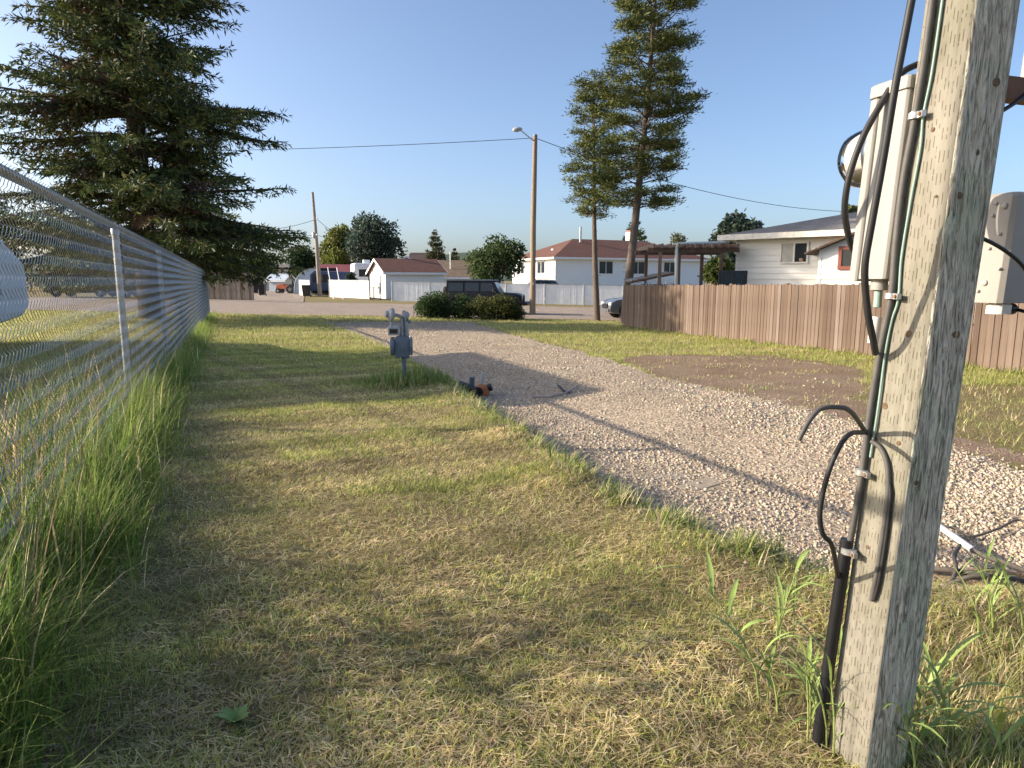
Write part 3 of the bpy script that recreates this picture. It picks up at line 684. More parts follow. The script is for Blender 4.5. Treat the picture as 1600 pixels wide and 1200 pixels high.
def cables():
    def on(u, v, y): return at(u, v, y)
    def cab(name, pts, r, mat, label, k=7):
        o = MB().tube(spline(pts, k), r, 10).build(name, mat, None, smooth=True); return tag(o, label, 'cable')
    D = 1.66
    def edge(z, off=.012, n_=-.035): return PL(-PS/2-off, n_, z)
    # service cable hanging in front of the meter box
    cab('service_cable', [on(1432, -40, 1.60), on(1413, 60, 1.60), on(1398, 140, 1.60), on(1380, 250, 1.615), on(1362, 350, 1.63), on(1352, 410, 1.64), on(1352, 450, 1.655), on(1357, 495, 1.67), on(1364, 530, 1.69), on(1368, 552, 1.72)], .0085, M_cable, 'thick dark service cable hanging in front of the meter box')
    cab('looped_cable', [on(1446, 98, 1.83), on(1428, 103, 1.83), on(1405, 118, 1.82), on(1378, 160, 1.82), on(1348, 215, 1.82), on(1328, 272, 1.83), on(1320, 320, 1.85), on(1323, 355, 1.88), on(1332, 388, 1.92), on(1345, 402, 1.95)], .0085, M_cable, 'dark cable bowed outward past the round glass meter')
    # cables stapled down the post edge
    cab('stapled_cable', [edge(2.3), edge(2.05), edge(1.86), edge(1.70, .012, -.030), edge(1.55, .012, -.02), edge(1.40, .012, -.022), edge(1.26, .012, -.030), edge(1.14, .012, -.02), edge(.98, .012, -.012), edge(.85, .012, -.012), edge(.74, .014, -.012), edge(.60, .016, -.006), edge(.55, .020, .0)], .0085, M_cable2, 'grey cable stapled down the edge of the post into the black conduit')
    cab('ground_wire', [edge(2.3, .004, -.055), edge(2.0, .006, -.058), edge(1.80, .006, -.056), edge(1.70, .006, -.048), edge(1.62, .006, -.052), edge(1.5, .006, -.045), edge(1.36, .006, -.040), edge(1.255, .006, -.047), edge(1.2, .006, -.036), edge(1.12, .006, -.03), edge(.96, .006, -.030), edge(.84, .006, -.026)], .0032, M_green, 'thin green ground wire beside the stapled grey cable')
    o = MB().tube([edge(.605, .021, .0), edge(.30, .023, .004), edge(.0, .025, .006), edge(-.2, .025, .006)], .0165, 16).build('black_conduit', M_black, None, smooth=True); tag(o, 'black plastic conduit rising from the ground beside the post', 'conduit')
    for nm, z, rr, off in (('cable_strap', 1.70, .014, .012), ('cable_strap', 1.262, .014, .012), ('cable_strap', .795, .015, .012), ('conduit_strap', .575, .0185, .020)):
        e = empty(nm, edge(z, off, -.03 if z > 1 else -.01), 0)
        lab = {1.70: 'small bright strap holding the cables beside the meter box', 1.262: 'small bright strap holding the cables just below the meter box', .795: 'bright strap on the cable where the loops branch off', .575: 'steel strap around the top of the black conduit'}[z]
        tag(e, lab, 'strap')
        up = UPV
        MB().lathe([(rr, -.008), (rr+.0015, -.007), (rr+.0015, .007), (rr, .008)], (0, 0, 0), up, 16).build('band', M_strap, e, smooth=True)
        MB().box(-.004, .006, -.035, -.006, -.007, .007).build('tab', M_strap, e)
        MB().lathe([(.005, 0), (.005, .004), (.002, .005)], (-.004, -.026, 0), (-1, 0, 0), 8).build('screw', mk('rusty_screw', (.25, .13, .07), .6, .3, 50), e, smooth=True)
    j = edge(.905, .018, -.012)
    cab('bent_cable_end', [j, on(1328, 642, 1.64), on(1302, 636, 1.62), on(1280, 640, 1.61), on(1264, 658, 1.60), on(1255, 674, 1.60), on(1248, 688, 1.60)], .0062, M_cable2, 'grey cable end bent outward over the gravel')
    cab('slack_loop_cable', [j, on(1325, 680, 1.62), on(1302, 718, 1.60), on(1287, 765, 1.60), on(1281, 805, 1.60), on(1286, 835, 1.61), on(1300, 853, 1.63), edge(.50, .036, .0)], .0062, M_cable, 'slack black cable loop hanging left of the post')
    f = lambda n_, z: PL(-PS/2-.008, n_, z)
    cab('hanging_cable', [edge(.885, .014, -.03), f(-.055, .872), f(-.080, .84), f(-.093, .79), f(-.098, .72), f(-.098, .63), f(-.096, .54), f(-.091, .47)], .0065, M_cable2, 'grey cable hanging against the lit face of the post')
    cab('thin_hanging_cable', [f(-.092, .80), f(-.104, .765), f(-.108, .70), f(-.1085, .62), f(-.106, .53), f(-.099, .475)], .0042, M_cable, 'thinner dark cable hanging beside the grey cable on the post face')
cables()
def ground_litter():
    def gp(u, v, dz=0): p = G(u, v); return Vector((p.x, p.y, zf(p.x, p.y)+dz))
    # loose conduit and cables right of the post
    o = MB().tube([gp(1462, 812, .08), gp(1522, 846, .07)], [.018, .018], 14).build('grey_conduit_piece', M_pvc, None, smooth=True); tag(o, 'pale grey conduit piece lying right of the post', 'conduit')
    M_root = mk('dirty_cable', (.10, .085, .07), .85, .35, 25, bmp=.6, bscale=80, bdist=.004)
    def c(name, px, r, lab, dz=.02):
        o = MB().tube(spline([gp(u, v, d) for u, v, d in px], 6), r, 9).build(name, M_root, None, smooth=True); tag(o, lab, 'cable')
    c('buried_cable', [(1518, 844, .07), (1545, 857, .07), (1575, 868, .075), (1620, 882, .06), (1680, 900, .03)], .013, 'dirty thick cable running on from the grey conduit piece')
    c('buried_cable', [(1440, 862, .05), (1480, 872, .075), (1530, 882, .085), (1580, 890, .075), (1660, 902, .03)], .014, 'dark thick cable half buried in the sandy soil')
    c('buried_cable', [(1445, 805, .05), (1490, 813, .05), (1520, 822, .04), (1560, 818, .045), (1590, 811, .04), (1615, 818, .02)], .007, 'thin dark cable arching along the gravel edge')
    c('buried_cable', [(1500, 846, .10), (1492, 862, .11), (1495, 880, .09), (1480, 894, .06), (1455, 902, .04)], .010, 'short dark cable curling up between the buried cables')
    c('buried_cable', [(1480, 912, .05), (1510, 918, .07), (1545, 920, .075), (1600, 912, .07), (1660, 905, .03)], .010, 'muddy cable nearest the long grass by the post')
    # sandy spoil
    n = 24; V = []; F = []; ctr = gp(1530, 885)
    for i in range(n):
        for j in range(n):
            x = ctr.x-.55+1.1*i/(n-1); y = ctr.y-.32+.64*j/(n-1); rr = math.hypot((x-ctr.x)/.55, (y-ctr.y)/.32)
            V.append((x, y, zf(x, y)-.03+.09*max(0, 1-rr*rr)+.010*math.sin(x*23)*math.sin(y*31)))
    for i in range(n-1):
        for j in range(n-1): F.append((i*n+j, (i+1)*n+j, (i+1)*n+j+1, i*n+j+1))
    o = np_mesh('sand_mound', np.array(V), np.array(F), gravel_mat('sandy_soil', (.30, .21, .12), (.38, .28, .18), 60), smooth=True); tag(o, kind='structure')
    # planks flush in the gravel
    M_pl = mk('old_plank', (.35, .285, .205), .9, .25, 10, stretch=(1, 6, 1), bmp=.4)
    for (a, b, wd, lab) in (((1008, 722), (1070, 712), .20, 'flat weathered plank sunk in the gravel by the fence shadow'), ((1070, 735), (1122, 722), .16, 'shorter reddish plank sunk in the gravel beside the other plank')):
        p, q = gp(*a), gp(*b); d = (q-p); L = d.length; ang = math.atan2(d.y, d.x)
        e = MB().box(0, L, -wd/2, wd/2, -.03, .003).build('sunken_plank', M_pl, None, bevel=.003); e.location = p; e.rotation_euler = (0, math.atan2(-d.z, L)*1, ang)
        tag(e, lab, 'plank')
    # stick and cord on the gravel
    o = MB().tube(spline([gp(835, 606, .015), gp(858, 609, .02), (gp(880, 608, .02)), gp(903, 603, .03)], 5), .012, 7).build('stick', mk('grey_stick', (.33, .30, .27), .9, .3, 15), None, smooth=True); tag(o, 'pale grey stick lying on the gravel', 'stick')
    o = MB().tube(spline([gp(872, 600, .06), gp(876, 603, .05), gp(882, 606, .02), gp(890, 606, .01)], 5), .016, 7).build('bark_piece', M_black, None, smooth=True); tag(o, 'small dark curl of scrap on the pale stick', 'scrap')
    # corrugated pipe stub
    p, q = gp(718, 594, .07), gp(746, 605, .085); d = (q-p).normalized(); L = (q-p).length
    prof = []
    for i in range(15): prof += [(.062, L*i/15), (.062, L*(i+.45)/15), (.052, L*(i+.55)/15), (.052, L*(i+.95)/15)]
    r = empty('corrugated_pipe', p, 0, 'short black corrugated drain pipe lying by the lawn edge', 'pipe')
    MB().lathe(prof, (0, 0, 0), d, 18).build('pipe_wall', M_black, r, smooth=False)
    MB().lathe([(.066, L), (.070, L+.02), (.045, L+.021), (.045, L-.05)], (0, 0, 0), d, 18).build('pipe_mouth', M_rubber, r, smooth=True)
    # orange valve cap with pipe stubs
    v = gp(752, 600); r = empty('water_valve', v, 0, 'rusty orange water valve with grey pipe stubs by the corrugated pipe', 'valve')
    Mo = mk('rust_orange', (.42, .14, .05), .75, .35, 18, bmp=.3)
    MB().lathe([(.085, .0), (.10, .03), (.095, .09), (.07, .13), (.03, .145)], (0, 0, 0), (.15, -.1, 1), 14).build('valve_body', Mo, r, smooth=True)
    MB().lathe([(.045, 0), (.05, .03), (.05, .07), (.02, .075)], (.07, 0, .09), (1, -.1, .35), 10).build('valve_cap', M_black, r, smooth=True)
    MB().tube([(-.13, .03, .05), (-.12, .03, .22), (-.12, .03, .235)], [.034, .034, .045], 12).build('riser', mk('grey_blue_pipe', (.14, .17, .20), .5, .1, 10), r, smooth=True)
    MB().tube([(.0, .08, .08), (.01, .08, .26), (.02, .08, .28)], [.02, .018, .026], 10).build('valve_stem', M_pvc, r, smooth=True)
ground_litter()
def gas_meter():
    b = G(630, 601); b.z = zf(b.x, b.y)
    root = empty('gas_meter', b, R(8), 'blue grey gas meter on a pipe riser beside the gravel', 'gas meter'); root.scale = (.86, .9, .93)
    Mg = mk('meter_bluegrey', (.12, .15, .19), .45, .12, 9, spec=.5); Ml = mk('meter_palegrey', (.33, .335, .335), .5, .1, 9)  # blue grey deepened to paint in the shade on the drum
    tube('riser', Mg, root, [(.02, .02, -.1), (.005, .02, .45)], .024, 12)
    m = MB()
    m.extrude([(-.11, .42), (-.09, .40), (-.02, .385), (.06, .385), (.105, .40), (.115, .44), (.12, .60), (.10, .655), (.05, .67), (-.05, .67), (-.10, .655), (-.12, .60)], -.075, .075)
    m.build('case', Mg, root, smooth=True, bevel=.012)
    MB().lathe([(.125, 0), (.13, .012), (.12, .05), (.075, .062)], (-.115, 0, .53), (-1, 0, 0), 22).build('diaphragm_cover', Mg, root, smooth=True)
    MB().lathe([(.125, 0), (.13, .012), (.12, .03), (.075, .035)], (.118, 0, .53), (1, 0, 0), 22).build('diaphragm_cover', Mg, root, smooth=True)
    for x in (-.07, .07): box('foot', Mg, root, x-.03, x+.03, -.05, .05, .365, .39)
    MB().lathe([(.008, 0), (.008, .006)], (.0, -.087, .53), (0, -1, 0), 8).build('bolt', Ml, root)
    MB().cbox(-.20, -.03, -.09, .06, .685, .80, .01).build('index_box', Ml, root, bevel=.004)
    box('index_window', M_glass, root, -.175, -.06, -.0935, -.0905, .71, .77)
    for x in (.0, .075):
        tube('inlet_pipe', Ml, root, [(x, 0, .66), (x, 0, .86)], .024, 12)
        MB().lathe([(.036, 0), (.036, .035)], (x, 0, .675), (0, 0, 1), 6).build('union_nut', Ml, root)
    tube('cross_pipe', Ml, root, spline([(.0, 0, .84), (.0, 0, .90), (-.03, 0, .94), (-.10, 0, .95)], 4), .024, 12)
    MB().lathe([(.02, -.05), (.085, -.022), (.10, 0), (.10, .012), (.085, .03), (.045, .055), (.045, .09)], (-.14, 0, .955), (-.95, -.25, .15), 22).build('regulator', Ml, root, smooth=True)
    tube('vent', Ml, root, [(-.15, -.02, .90), (-.15, -.03, .80)], .018, 10)
    tube('outlet_elbow', Mg, root, spline([(.075, 0, .85), (.08, 0, .93), (.04, .02, .965), (.03, .10, .96), (.03, .12, .5), (.02, .10, .0)], 4), .022, 10)
    MB().lathe([(.03, 0), (.05, .015), (.05, .04), (.03, .055)], (.06, -.01, .945), (.3, -.9, .2), 14).build('lock_valve', Ml, root, smooth=True)
    box('valve_lever', Mg, root, .09, .13, -.012, .012, .84, .88)
gas_meter()

# ------------------------------------------------------------------ board fences
def board_mat(name, col, var=.22, grey=(.3, .26, .23)):
    m, t, b = nodes(name); v = coords(t, (1, 1, .12)); oi = t.nodes.new('ShaderNodeObjectInfo')
    n1 = noise(t, 18, 5, .65, v); n2 = noise(t, 2.2, 3, .6, coords(t, (1, 1, .5)))
    r1 = ramp(t, n1.outputs[0], [(.3, tuple(c*(1-var) for c in col)), (.7, tuple(c*(1+var) for c in col))])
    r0 = ramp(t, oi.outputs['Random'], [(0, (.66, .62, .60)), (.4, (.95, .94, .92)), (.85, (1.12, 1.14, 1.16)), (1, (1.3, 1.4, 1.5))])
    mx = t.nodes.new('ShaderNodeMix'); mx.data_type = 'RGBA'; mx.blend_type = 'MULTIPLY'; mx.inputs[0].default_value = 1
    t.links.new(r1.outputs[0], mx.inputs[6]); t.links.new(r0.outputs[0], mx.inputs[7])
    mx2 = t.nodes.new('ShaderNodeMix'); mx2.data_type = 'RGBA'; r2 = ramp(t, n2.outputs[0], [(.52, (0, 0, 0)), (.75, (.55, .55, .55))])
    t.links.new(r2.outputs[0], mx2.inputs[0]); t.links.new(mx.outputs[2], mx2.inputs[6]); mx2.inputs[7].default_value = (*grey, 1)
    t.links.new(mx2.outputs[2], b.inputs['Base Color']); b.inputs['Roughness'].default_value = .85; b.inputs['Specular IOR Level'].default_value = .2
    bump(t, b, n1.outputs[0], .4, .005); return m
def brown_fence():
    Mb = board_mat('brown_stain_boards', (.160, .116, .088), grey=(.27, .215, .18))
    A = Vector((*BF0, 0)); B = Vector((*BF1, 0)); d = (B-A); L = d.length; d.normalize(); nrm = Vector((d.y, -d.x, 0))
    if nrm.dot(Vector((0, -1, 0))) < 0: nrm = -nrm
    rz = math.atan2(d.y, d.x)
    root = empty('brown_board_fence', A, 0, 'brown stained board fence along the green lawn below the white house', 'fence')
    topz = lambda s: 1.125+.008*s
    variants = []
    for k in range(5):
        rg = random.Random(k); wd = .112+.006*rg.random(); c = .012+.008*rg.random(); sk = (rg.random()-.5)*.008
        m = MB(); m.extrude([(0, 0), (wd, 0), (wd+sk, 1-c), (wd-c*1.2+sk, 1), (c*1.2+sk, 1), (sk, 1-c)], -.019, 0)
        o_ = m.build('fence_board', Mb); me = o_.data; bpy.data.objects.remove(o_); variants.append((me, wd))
    s = 0.0; i = 0
    while s < L:
        me, wd = variants[random.randrange(5)]
        o = bpy.data.objects.new('fence_board', me); COL.objects.link(o); o.parent = root
        p = A+d*s; zb = zf(p.x, p.y)+.01; zt = topz(s)+random.gauss(0, .008)
        o.location = Vector((p.x, p.y, zb))+nrm*(random.random()*.006)-A; o.rotation_euler = (0, random.gauss(0, .004), rz); o.scale = (1, 1, zt-zb)
        s += wd+.009+.008*random.random(); i += 1
    s = 0.0
    while s < L+.1:
        p = A+d*s-nrm*.065; zb = zf(p.x, p.y)
        o = MB().box(-.045, .045, -.045, .045, -.05, topz(s)+.03-zb).build('fence_post', Mb, root); o.location = Vector((p.x, p.y, zb))-A; o.rotation_euler = (0, 0, rz)
        s += 2.4
    for h in (.25, .75, 1.15):
        p0, p1 = A-nrm*.019, B-nrm*.019; z0 = zf(A.x, A.y)+h; z1 = zf(B.x, B.y)+h
        MB().tube([p0+Vector((0, 0, z0))-A-nrm*.02, p1+Vector((0, 0, z1))-A-nrm*.02], .019, 4).build('fence_rail', Mb, root)
brown_fence()
def grey_fence():
    Mb = board_mat('weathered_grey_boards', (.27, .215, .16), .3, (.33, .29, .25))
    y = 49.5; xa = gx(250, y); xb = gx(393, y); root = empty('grey_board_fence', (xb, y, float(base_z(xb, y))), 0, 'tall weathered grey board fence across the road behind the spruce', 'fence')
    x = xa; m = MB().box(0, .185, -.02, 0, 0, 1); o_ = m.build('fence_board', Mb); me = o_.data; bpy.data.objects.remove(o_)
    while x < xb:
        o = bpy.data.objects.new('fence_board', me); COL.objects.link(o); o.parent = root; z = float(base_z(x, y))
        o.location = (x-xb, random.uniform(-.015, .015), z-root.location.z); o.scale = (1, 1, 2.02+random.gauss(0, .02)); x += .20
    box('top_rail', Mb, root, xa-xb, .03, -.06, .05, 2.05, 2.12)
    for k in range(3): box('fence_post', Mb, root, xa-xb+k*(xb-xa)/2-.05, xa-xb+k*(xb-xa)/2+.05, .03, .12, -.1, 2.04)
grey_fence()

# ------------------------------------------------------------------ trees
def cards(P, D, ln, wd, roll=None):
    """diamond shaped needle sprays / leaves: base P, direction D"""
    n = len(P); D = D/np.linalg.norm(D, axis=1, keepdims=True)
    q = rng.normal(size=(n, 3)); S = np.cross(D, q); S /= np.linalg.norm(S, axis=1, keepdims=True)+1e-9
    ln = np.broadcast_to(ln, (n,))[:, None]; wd = np.broadcast_to(wd, (n,))[:, None]
    V = np.stack([P, P+D*ln*.45+S*wd, P+D*ln, P+D*ln*.45-S*wd], 1).reshape(-1, 3)
    return V, (np.arange(n)*4)[:, None]+np.array([[0, 1, 2, 3]])
def trunk(name, pts, rs, mat, parent, n=12): return MB().tube(pts, rs, n).build(name, mat, parent, smooth=True)
def spruce(name, loc, height, rad, zb, label, n_whorl=26, per=8, card=.20, dens=1.0, pal=None, dead=.1, cone=1.0, cut=None, prof=None, group=None):
    root = empty(name, loc, random.random()*6.28, label, 'tree', group)
    r0 = .020*height; pts = [(0.02*math.sin(i), .02*math.cos(i*2), -.3+height*i/8) for i in range(9)]
    trunk('trunk', pts, [r0*(1-.93*i/8) for i in range(9)], M_bark, root)
    PP = []; DD = []; CC = []; LN = []; br = MB()
    pal = pal or [(.045, .075, .022), (.075, .10, .026), (.028, .05, .022), (.11, .12, .03)]
    top = cut or height
    for k in range(n_whorl):
        f = (k+.5*random.random())/n_whorl; z0 = zb+(height-zb)*f+random.gauss(0, .012)*height
        if z0 > top: continue
        Lmax = rad*(prof(f) if prof else (1-f)**.85)*cone
        for j in range(per):
            az = random.random()*6.283; L = Lmax*random.uniform(.62, 1.08)
            if L < .15: L = .15
            ns = max(5, int(L/.22)); c, s = math.cos(az), math.sin(az)
            up = random.uniform(-.22, .32)+.35*f
            path = []
            for i in range(ns+1):
                t = i/ns; r = L*t
                z = max(z0+L*(up*t-.42*t*t*(1-f*.6)+.20*t**3), z0-1.0)
                path.append((r*c, r*s, z))
            br.tube(path[::max(1, ns//5)]+[path[-1]], [max(.006, .018*L*(1-.85*i/6)) for i in range(len(path[::max(1, ns//5)])+1)], 4, cap=False)
            tone = random.uniform(.7, 1.25); isdead = random.random() < dead
            for i in range(1, ns+1):
                t = i/ns
                if t < .22: continue
                p = np.array(path[i]); bd = np.array(path[i])-np.array(path[i-1]); bd /= np.linalg.norm(bd)
                sd = np.array([-s, c, 0])
                for side in (-1, 1, 0):
                    tl = (min(.28, .06+.3*Lmax)+.34*L*.35*(1-t)*2.0)*random.uniform(.6, 1.15) if side else min(.3, .1+.3*Lmax)
                    td = bd*.75+sd*side*random.uniform(.6, 1.0)+np.array([0, 0, random.uniform(-.75, .10)]); td /= np.linalg.norm(td)
                    m = max(3, int(tl/.055*dens)); q = rng.random(m)
                    pp = p+td*(q*tl)[:, None]+rng.normal(0, .02, (m, 3)); pp[:, 2] -= (q*tl)**2*.25
                    dd = td*.9+rng.normal(0, .55, (m, 3))
                    PP.append(pp); DD.append(dd); LN.append(np.full(m, min(card, .12+.25*Lmax))*rng.uniform(.6, 1.2, m))
                    cc = palette(m, pal, [4, 3, 3, 1.6][:len(pal)], .25)*tone
                    if isdead and t < .75: cc = palette(m, [(.13, .085, .05), (.09, .06, .04)], [1, 1])
                    CC.append(cc)
    P = np.concatenate(PP); D = np.concatenate(DD); C = np.concatenate(CC); LNs = np.concatenate(LN)
    V, F = cards(P, D, LNs, LNs*(.115 if height > 15 else .17))
    crown = np_mesh('crown', V, F, M_needle, root, np.repeat(C, 4, 0))
    br.build('branches', M_bark, crown, smooth=True)
    return root
def px_tree_loc(u, y): x = gx(u, y); return Vector((x, y, float(base_z(x, y))))
# the big spruce behind the chain link fence
spruce('spruce_tree', px_tree_loc(232, 25.3), 22.0, 6.0, 2.6, 'huge dark spruce with drooping boughs behind the chain link fence', 54, 12, .25, 1.25, cut=15.5, dead=.12,
       pal=[(.075, .108, .032), (.13, .15, .040), (.045, .072, .034), (.22, .21, .055)], prof=lambda f: (1-f)**.75*(.84+.16*math.sin(f*31)))
def pine(name, loc, height, zb, rad, label, lean=(0, 0), tr=.14, n_br=60, cl=70, seed=1, prof=None):
    random.seed(seed)
    root = empty(name, loc, 0, label, 'tree')
    N = 12; pts = []
    for i in range(N+1):
        t = i/N; pts.append(Vector((lean[0]*t+.05*math.sin(t*5+seed), lean[1]*t+.05*math.cos(t*4), -.2+(height+.2)*t)))
    trunk('trunk', pts, [tr*(1-.85*(i/N)**1.15) for i in range(N+1)], M_barkgrey, root, 14)
    def ax(z): t = min(1, max(0, z/height)); return Vector((lean[0]*t+.05*math.sin(t*5+seed), lean[1]*t+.05*math.cos(t*4), z))
    PP, DD, CC, LN = [], [], [], []; br = MB()
    for k in range(n_br):
        f = (k+random.random())/n_br; z = zb+(height-zb)*f; az = k*2.399+random.random()*.8
        L = rad*(prof(f) if prof else (1-f)**.6)*random.uniform(.55, 1.1)+.15
        up = random.uniform(-.1, .35)+.5*f; d = Vector((math.cos(az), math.sin(az), up)); a = ax(z)
        path = [a+Vector((d.x*L*t, d.y*L*t, L*(up*t-.25*t*t+.22*t**3))) for t in (0, .25, .5, .75, 1)]
        br.tube(path, [.012+.012*L*(1-t) for t in (0, .25, .5, .75, 1)], 5, cap=False)
        nc = max(2, int(L*3.2))
        for j in range(nc):
            t = 1-.62*(j/nc)**1.0*random.random()**.5; p = a+Vector((d.x*L*t, d.y*L*t, L*(up*t-.25*t*t+.22*t**3)))
            p += Vector((random.gauss(0, .20), random.gauss(0, .20), random.gauss(0.02, .09)))
            br.tube([a+(p-a)*.8, p], [.010, .005], 3, cap=False)
            m = cl; q = rng.normal(size=(m, 3)); q /= np.linalg.norm(q, axis=1, keepdims=True); q[:, 2] = np.abs(q[:, 2])*.8-.10
            sp = rng.normal(0, 1, (m, 3))*np.array([.16, .16, .065])
            PP.append(np.array(p)+sp); DD.append(q+sp*2); LN.append(rng.uniform(.10, .21, m))
            CC.append(palette(m, [(.11, .135, .030), (.155, .165, .038), (.06, .085, .026), (.20, .185, .05)], [4, 3, 2.5, 1.2])*random.uniform(.75, 1.2))
    V, F = cards(np.concatenate(PP), np.concatenate(DD), np.concatenate(LN), np.concatenate(LN)*.11)
    crown = np_mesh('crown', V, F, M_needle, root, np.repeat(np.concatenate(CC), 4, 0))
    br.build('branches', M_barkgrey, crown, smooth=True)
    # broken stubs on the bare trunk
    st = MB()
    for k in range(9):
        z = zb*(.35+.6*random.random()); az = random.random()*6.28; a = ax(z); st.tube([a, a+Vector((math.cos(az)*.28, math.sin(az)*.28, .03))], [.014, .005], 4)
    st.build('dead_stubs', M_barkgrey, root)
    return root
pine('pine_tree', px_tree_loc(935, 31.2), 10.4, 4.6, .80, 'slim bare-trunked pine standing on the lawn beside the parked grey car', (-.45, 0), .15, 92, 115, 3, lambda f: .45+.75*math.sin(math.pi*min(1, f*1.05+.1))*(1-f*.55))
pine('pine_tree', px_tree_loc(979, 27.6), 14.6, 4.6, 1.62, 'taller thick-trunked pine rising behind the end of the brown fence', (.95, 0), .19, 135, 140, 5, lambda f: .55+.55*math.sin(math.pi*min(1, f+.12))*(1-f*.4))
def leafy(name, loc, height, blobs, label, leaf=.22, n=5000, pal=None, trunk_r=.16, cat='tree', mat=None, group=None, stem_mat=M_bark):
    """blobs: (x, y, z, rx, ry, rz) in metres from the foot"""
    root = empty(name, loc, 0, label, cat, group)
    top = max(b[2] for b in blobs)
    m = MB().tube([(0, 0, -.2), (.03, .02, top*.5), (0, 0, top)], [trunk_r, trunk_r*.7, trunk_r*.25], 8)
    for b in blobs: m.tube([(0, 0, max(.1, b[2]*.45)), (b[0]*.6, b[1]*.6, b[2]*.8), (b[0], b[1], b[2])], [trunk_r*.5, trunk_r*.3, trunk_r*.12], 5)
    m.build('trunk', stem_mat, root, smooth=True)
    vol = np.array([b[3]*b[4]*b[5] for b in blobs])**.67; ks = rng.choice(len(blobs), n, p=vol/vol.sum()); B = np.array(blobs)[ks]
    # leaf clumps: sub-blobs inside each blob
    q = rng.normal(size=(n, 3)); q /= np.linalg.norm(q, axis=1, keepdims=True); rr = (.45+.55*rng.random((n, 1)))**.8
    tw = 1+.28*(wob(q[:, 0]*3+B[:, 0], q[:, 1]*3+B[:, 1], .55, 2)+wob(q[:, 2]*3, q[:, 0]*4+B[:, 2], .5, 4))[:, None]
    P = B[:, :3]+q*rr*B[:, 3:6]*tw+rng.normal(0, .05, (n, 3))
    P[:, 2] = np.maximum(P[:, 2], .04)
    D = q*.6+rng.normal(0, .8, (n, 3))
    ln = leaf*rng.uniform(.6, 1.2, n); V, F = cards(P, D, ln, ln*.34)
    pal = pal or [(.075, .115, .03), (.05, .085, .025), (.12, .15, .035)]
    C = palette(n, pal, [3, 3, 2][:len(pal)]+[1]*(len(pal)-3), .25)
    np_mesh('crown', V, F, mat or M_leaf, root, np.repeat(C, 4, 0)); return root
def blobs_px(u0, u1, v0, v1, y, n, base_v, squash=1.0):
    """crown blobs filling an image box at distance y, relative to the foot"""
    x0, x1 = gx(u0, y), gx(u1, y); zt, zb_ = hz(v0, y), hz(v1, y); cx = (x0+x1)/2; wdt = (x1-x0)/2; hh = (zt-zb_)/2; cz = (zt+zb_)/2
    out = []; r = .42*min(wdt, hh)
    for i in range(n):
        a = random.random()*6.28; e = random.uniform(-1, 1); k = random.random()**.5*.75
        rr = r*random.uniform(.75, 1.25); t = math.sqrt(max(.05, 1-.6*e*e))
        out.append((math.cos(a)*k*wdt*t, math.sin(a)*k*wdt*t*.9, cz+e*(hh-rr*.85)-base_v, rr*1.15, rr*1.15, rr))
    return cx, out
def leafy_px(name, u0, u1, v0, v1, y, label, n=5000, leaf=.25, pal=None, nb=12, cat='tree', tr=.16, group=None):
    cx, bl = blobs_px(u0, u1, v0, v1, y, nb, float(base_z(gx((u0+u1)/2, y), y)))
    return leafy(name, Vector((cx, y, float(base_z(cx, y)))), 0, bl, label, leaf, n, pal, tr, cat, group=group)
random.seed(21)
BLUE = [(.045, .07, .05), (.07, .10, .075), (.03, .05, .035), (.10, .125, .09)]
GOLD = [(.16, .18, .04), (.20, .20, .05), (.09, .13, .03)]
leafy_px('poplar_tree', 502, 556, 346, 425, 100, 'bright yellow green leafy tree beside the blue spruce', 7000, .42, GOLD, 16)
# blue spruce as a broad crown of clumps
cx, bl = blobs_px(545, 626, 334, 428, 92, 24, float(base_z(gx(585, 92), 92)))
leafy('blue_spruce_tree', Vector((cx, 92, float(base_z(cx, 92)))), 0, bl, 'broad dark blue green spruce behind the white garage', .40, 9000, BLUE, .2)
leafy_px('shrubby_tree', 734, 822, 366, 454, 56, 'loose dark green tree standing before the red roofed house', 6500, .26, [(.06, .095, .03), (.09, .12, .04), (.04, .065, .025)], 17)
leafy_px('far_tree', 432, 510, 384, 448, 104, 'dark leafy tree behind the wooden utility pole', 5000, .45, [(.05, .085, .03), (.035, .06, .025), (.07, .10, .04)], 14)
leafy_px('far_bush', 452, 486, 418, 446, 84, 'dark bush behind the arched shelter', 1800, .3, [(.04, .07, .025), (.055, .08, .03)], 7, 'bush')
leafy_px('far_tree', 705, 760, 398, 432, 130, 'sunlit yellow green trees far behind the brown roof', 3000, .5, [(.13, .15, .04), (.09, .12, .03)], 10)
leafy_px('far_tree', 604, 628, 368, 420, 98, 'small grey green tree beside the blue spruce', 1800, .35, [(.10, .12, .06), (.07, .09, .045)], 7)
leafy_px('far_spruce', 1114, 1187, 334, 440, 36, 'dense blue green spruce behind the white house corner', 7000, .26, BLUE, 22)
leafy_px('pergola_bush', 1100, 1146, 402, 446, 30, 'sunlit green bush behind the pergola', 3500, .2, [(.14, .17, .045), (.09, .12, .035), (.05, .08, .025)], 9, 'bush')
leafy_px('thin_tree', 1042, 1072, 360, 400, 60, 'thin sparse pale tree beyond the pergola', 260, .3, [(.16, .17, .10)], 5)
leafy_px('far_tree', 1302, 1352, 322, 352, 52, 'pale green tree top above the white house roof', 900, .32, [(.14, .16, .06), (.10, .12, .05)], 6)
leafy_px('garage_shrub', 541, 557, 424, 442, 62, 'little blue grey conifer beside the white camper', 700, .22, BLUE, 5, 'bush')
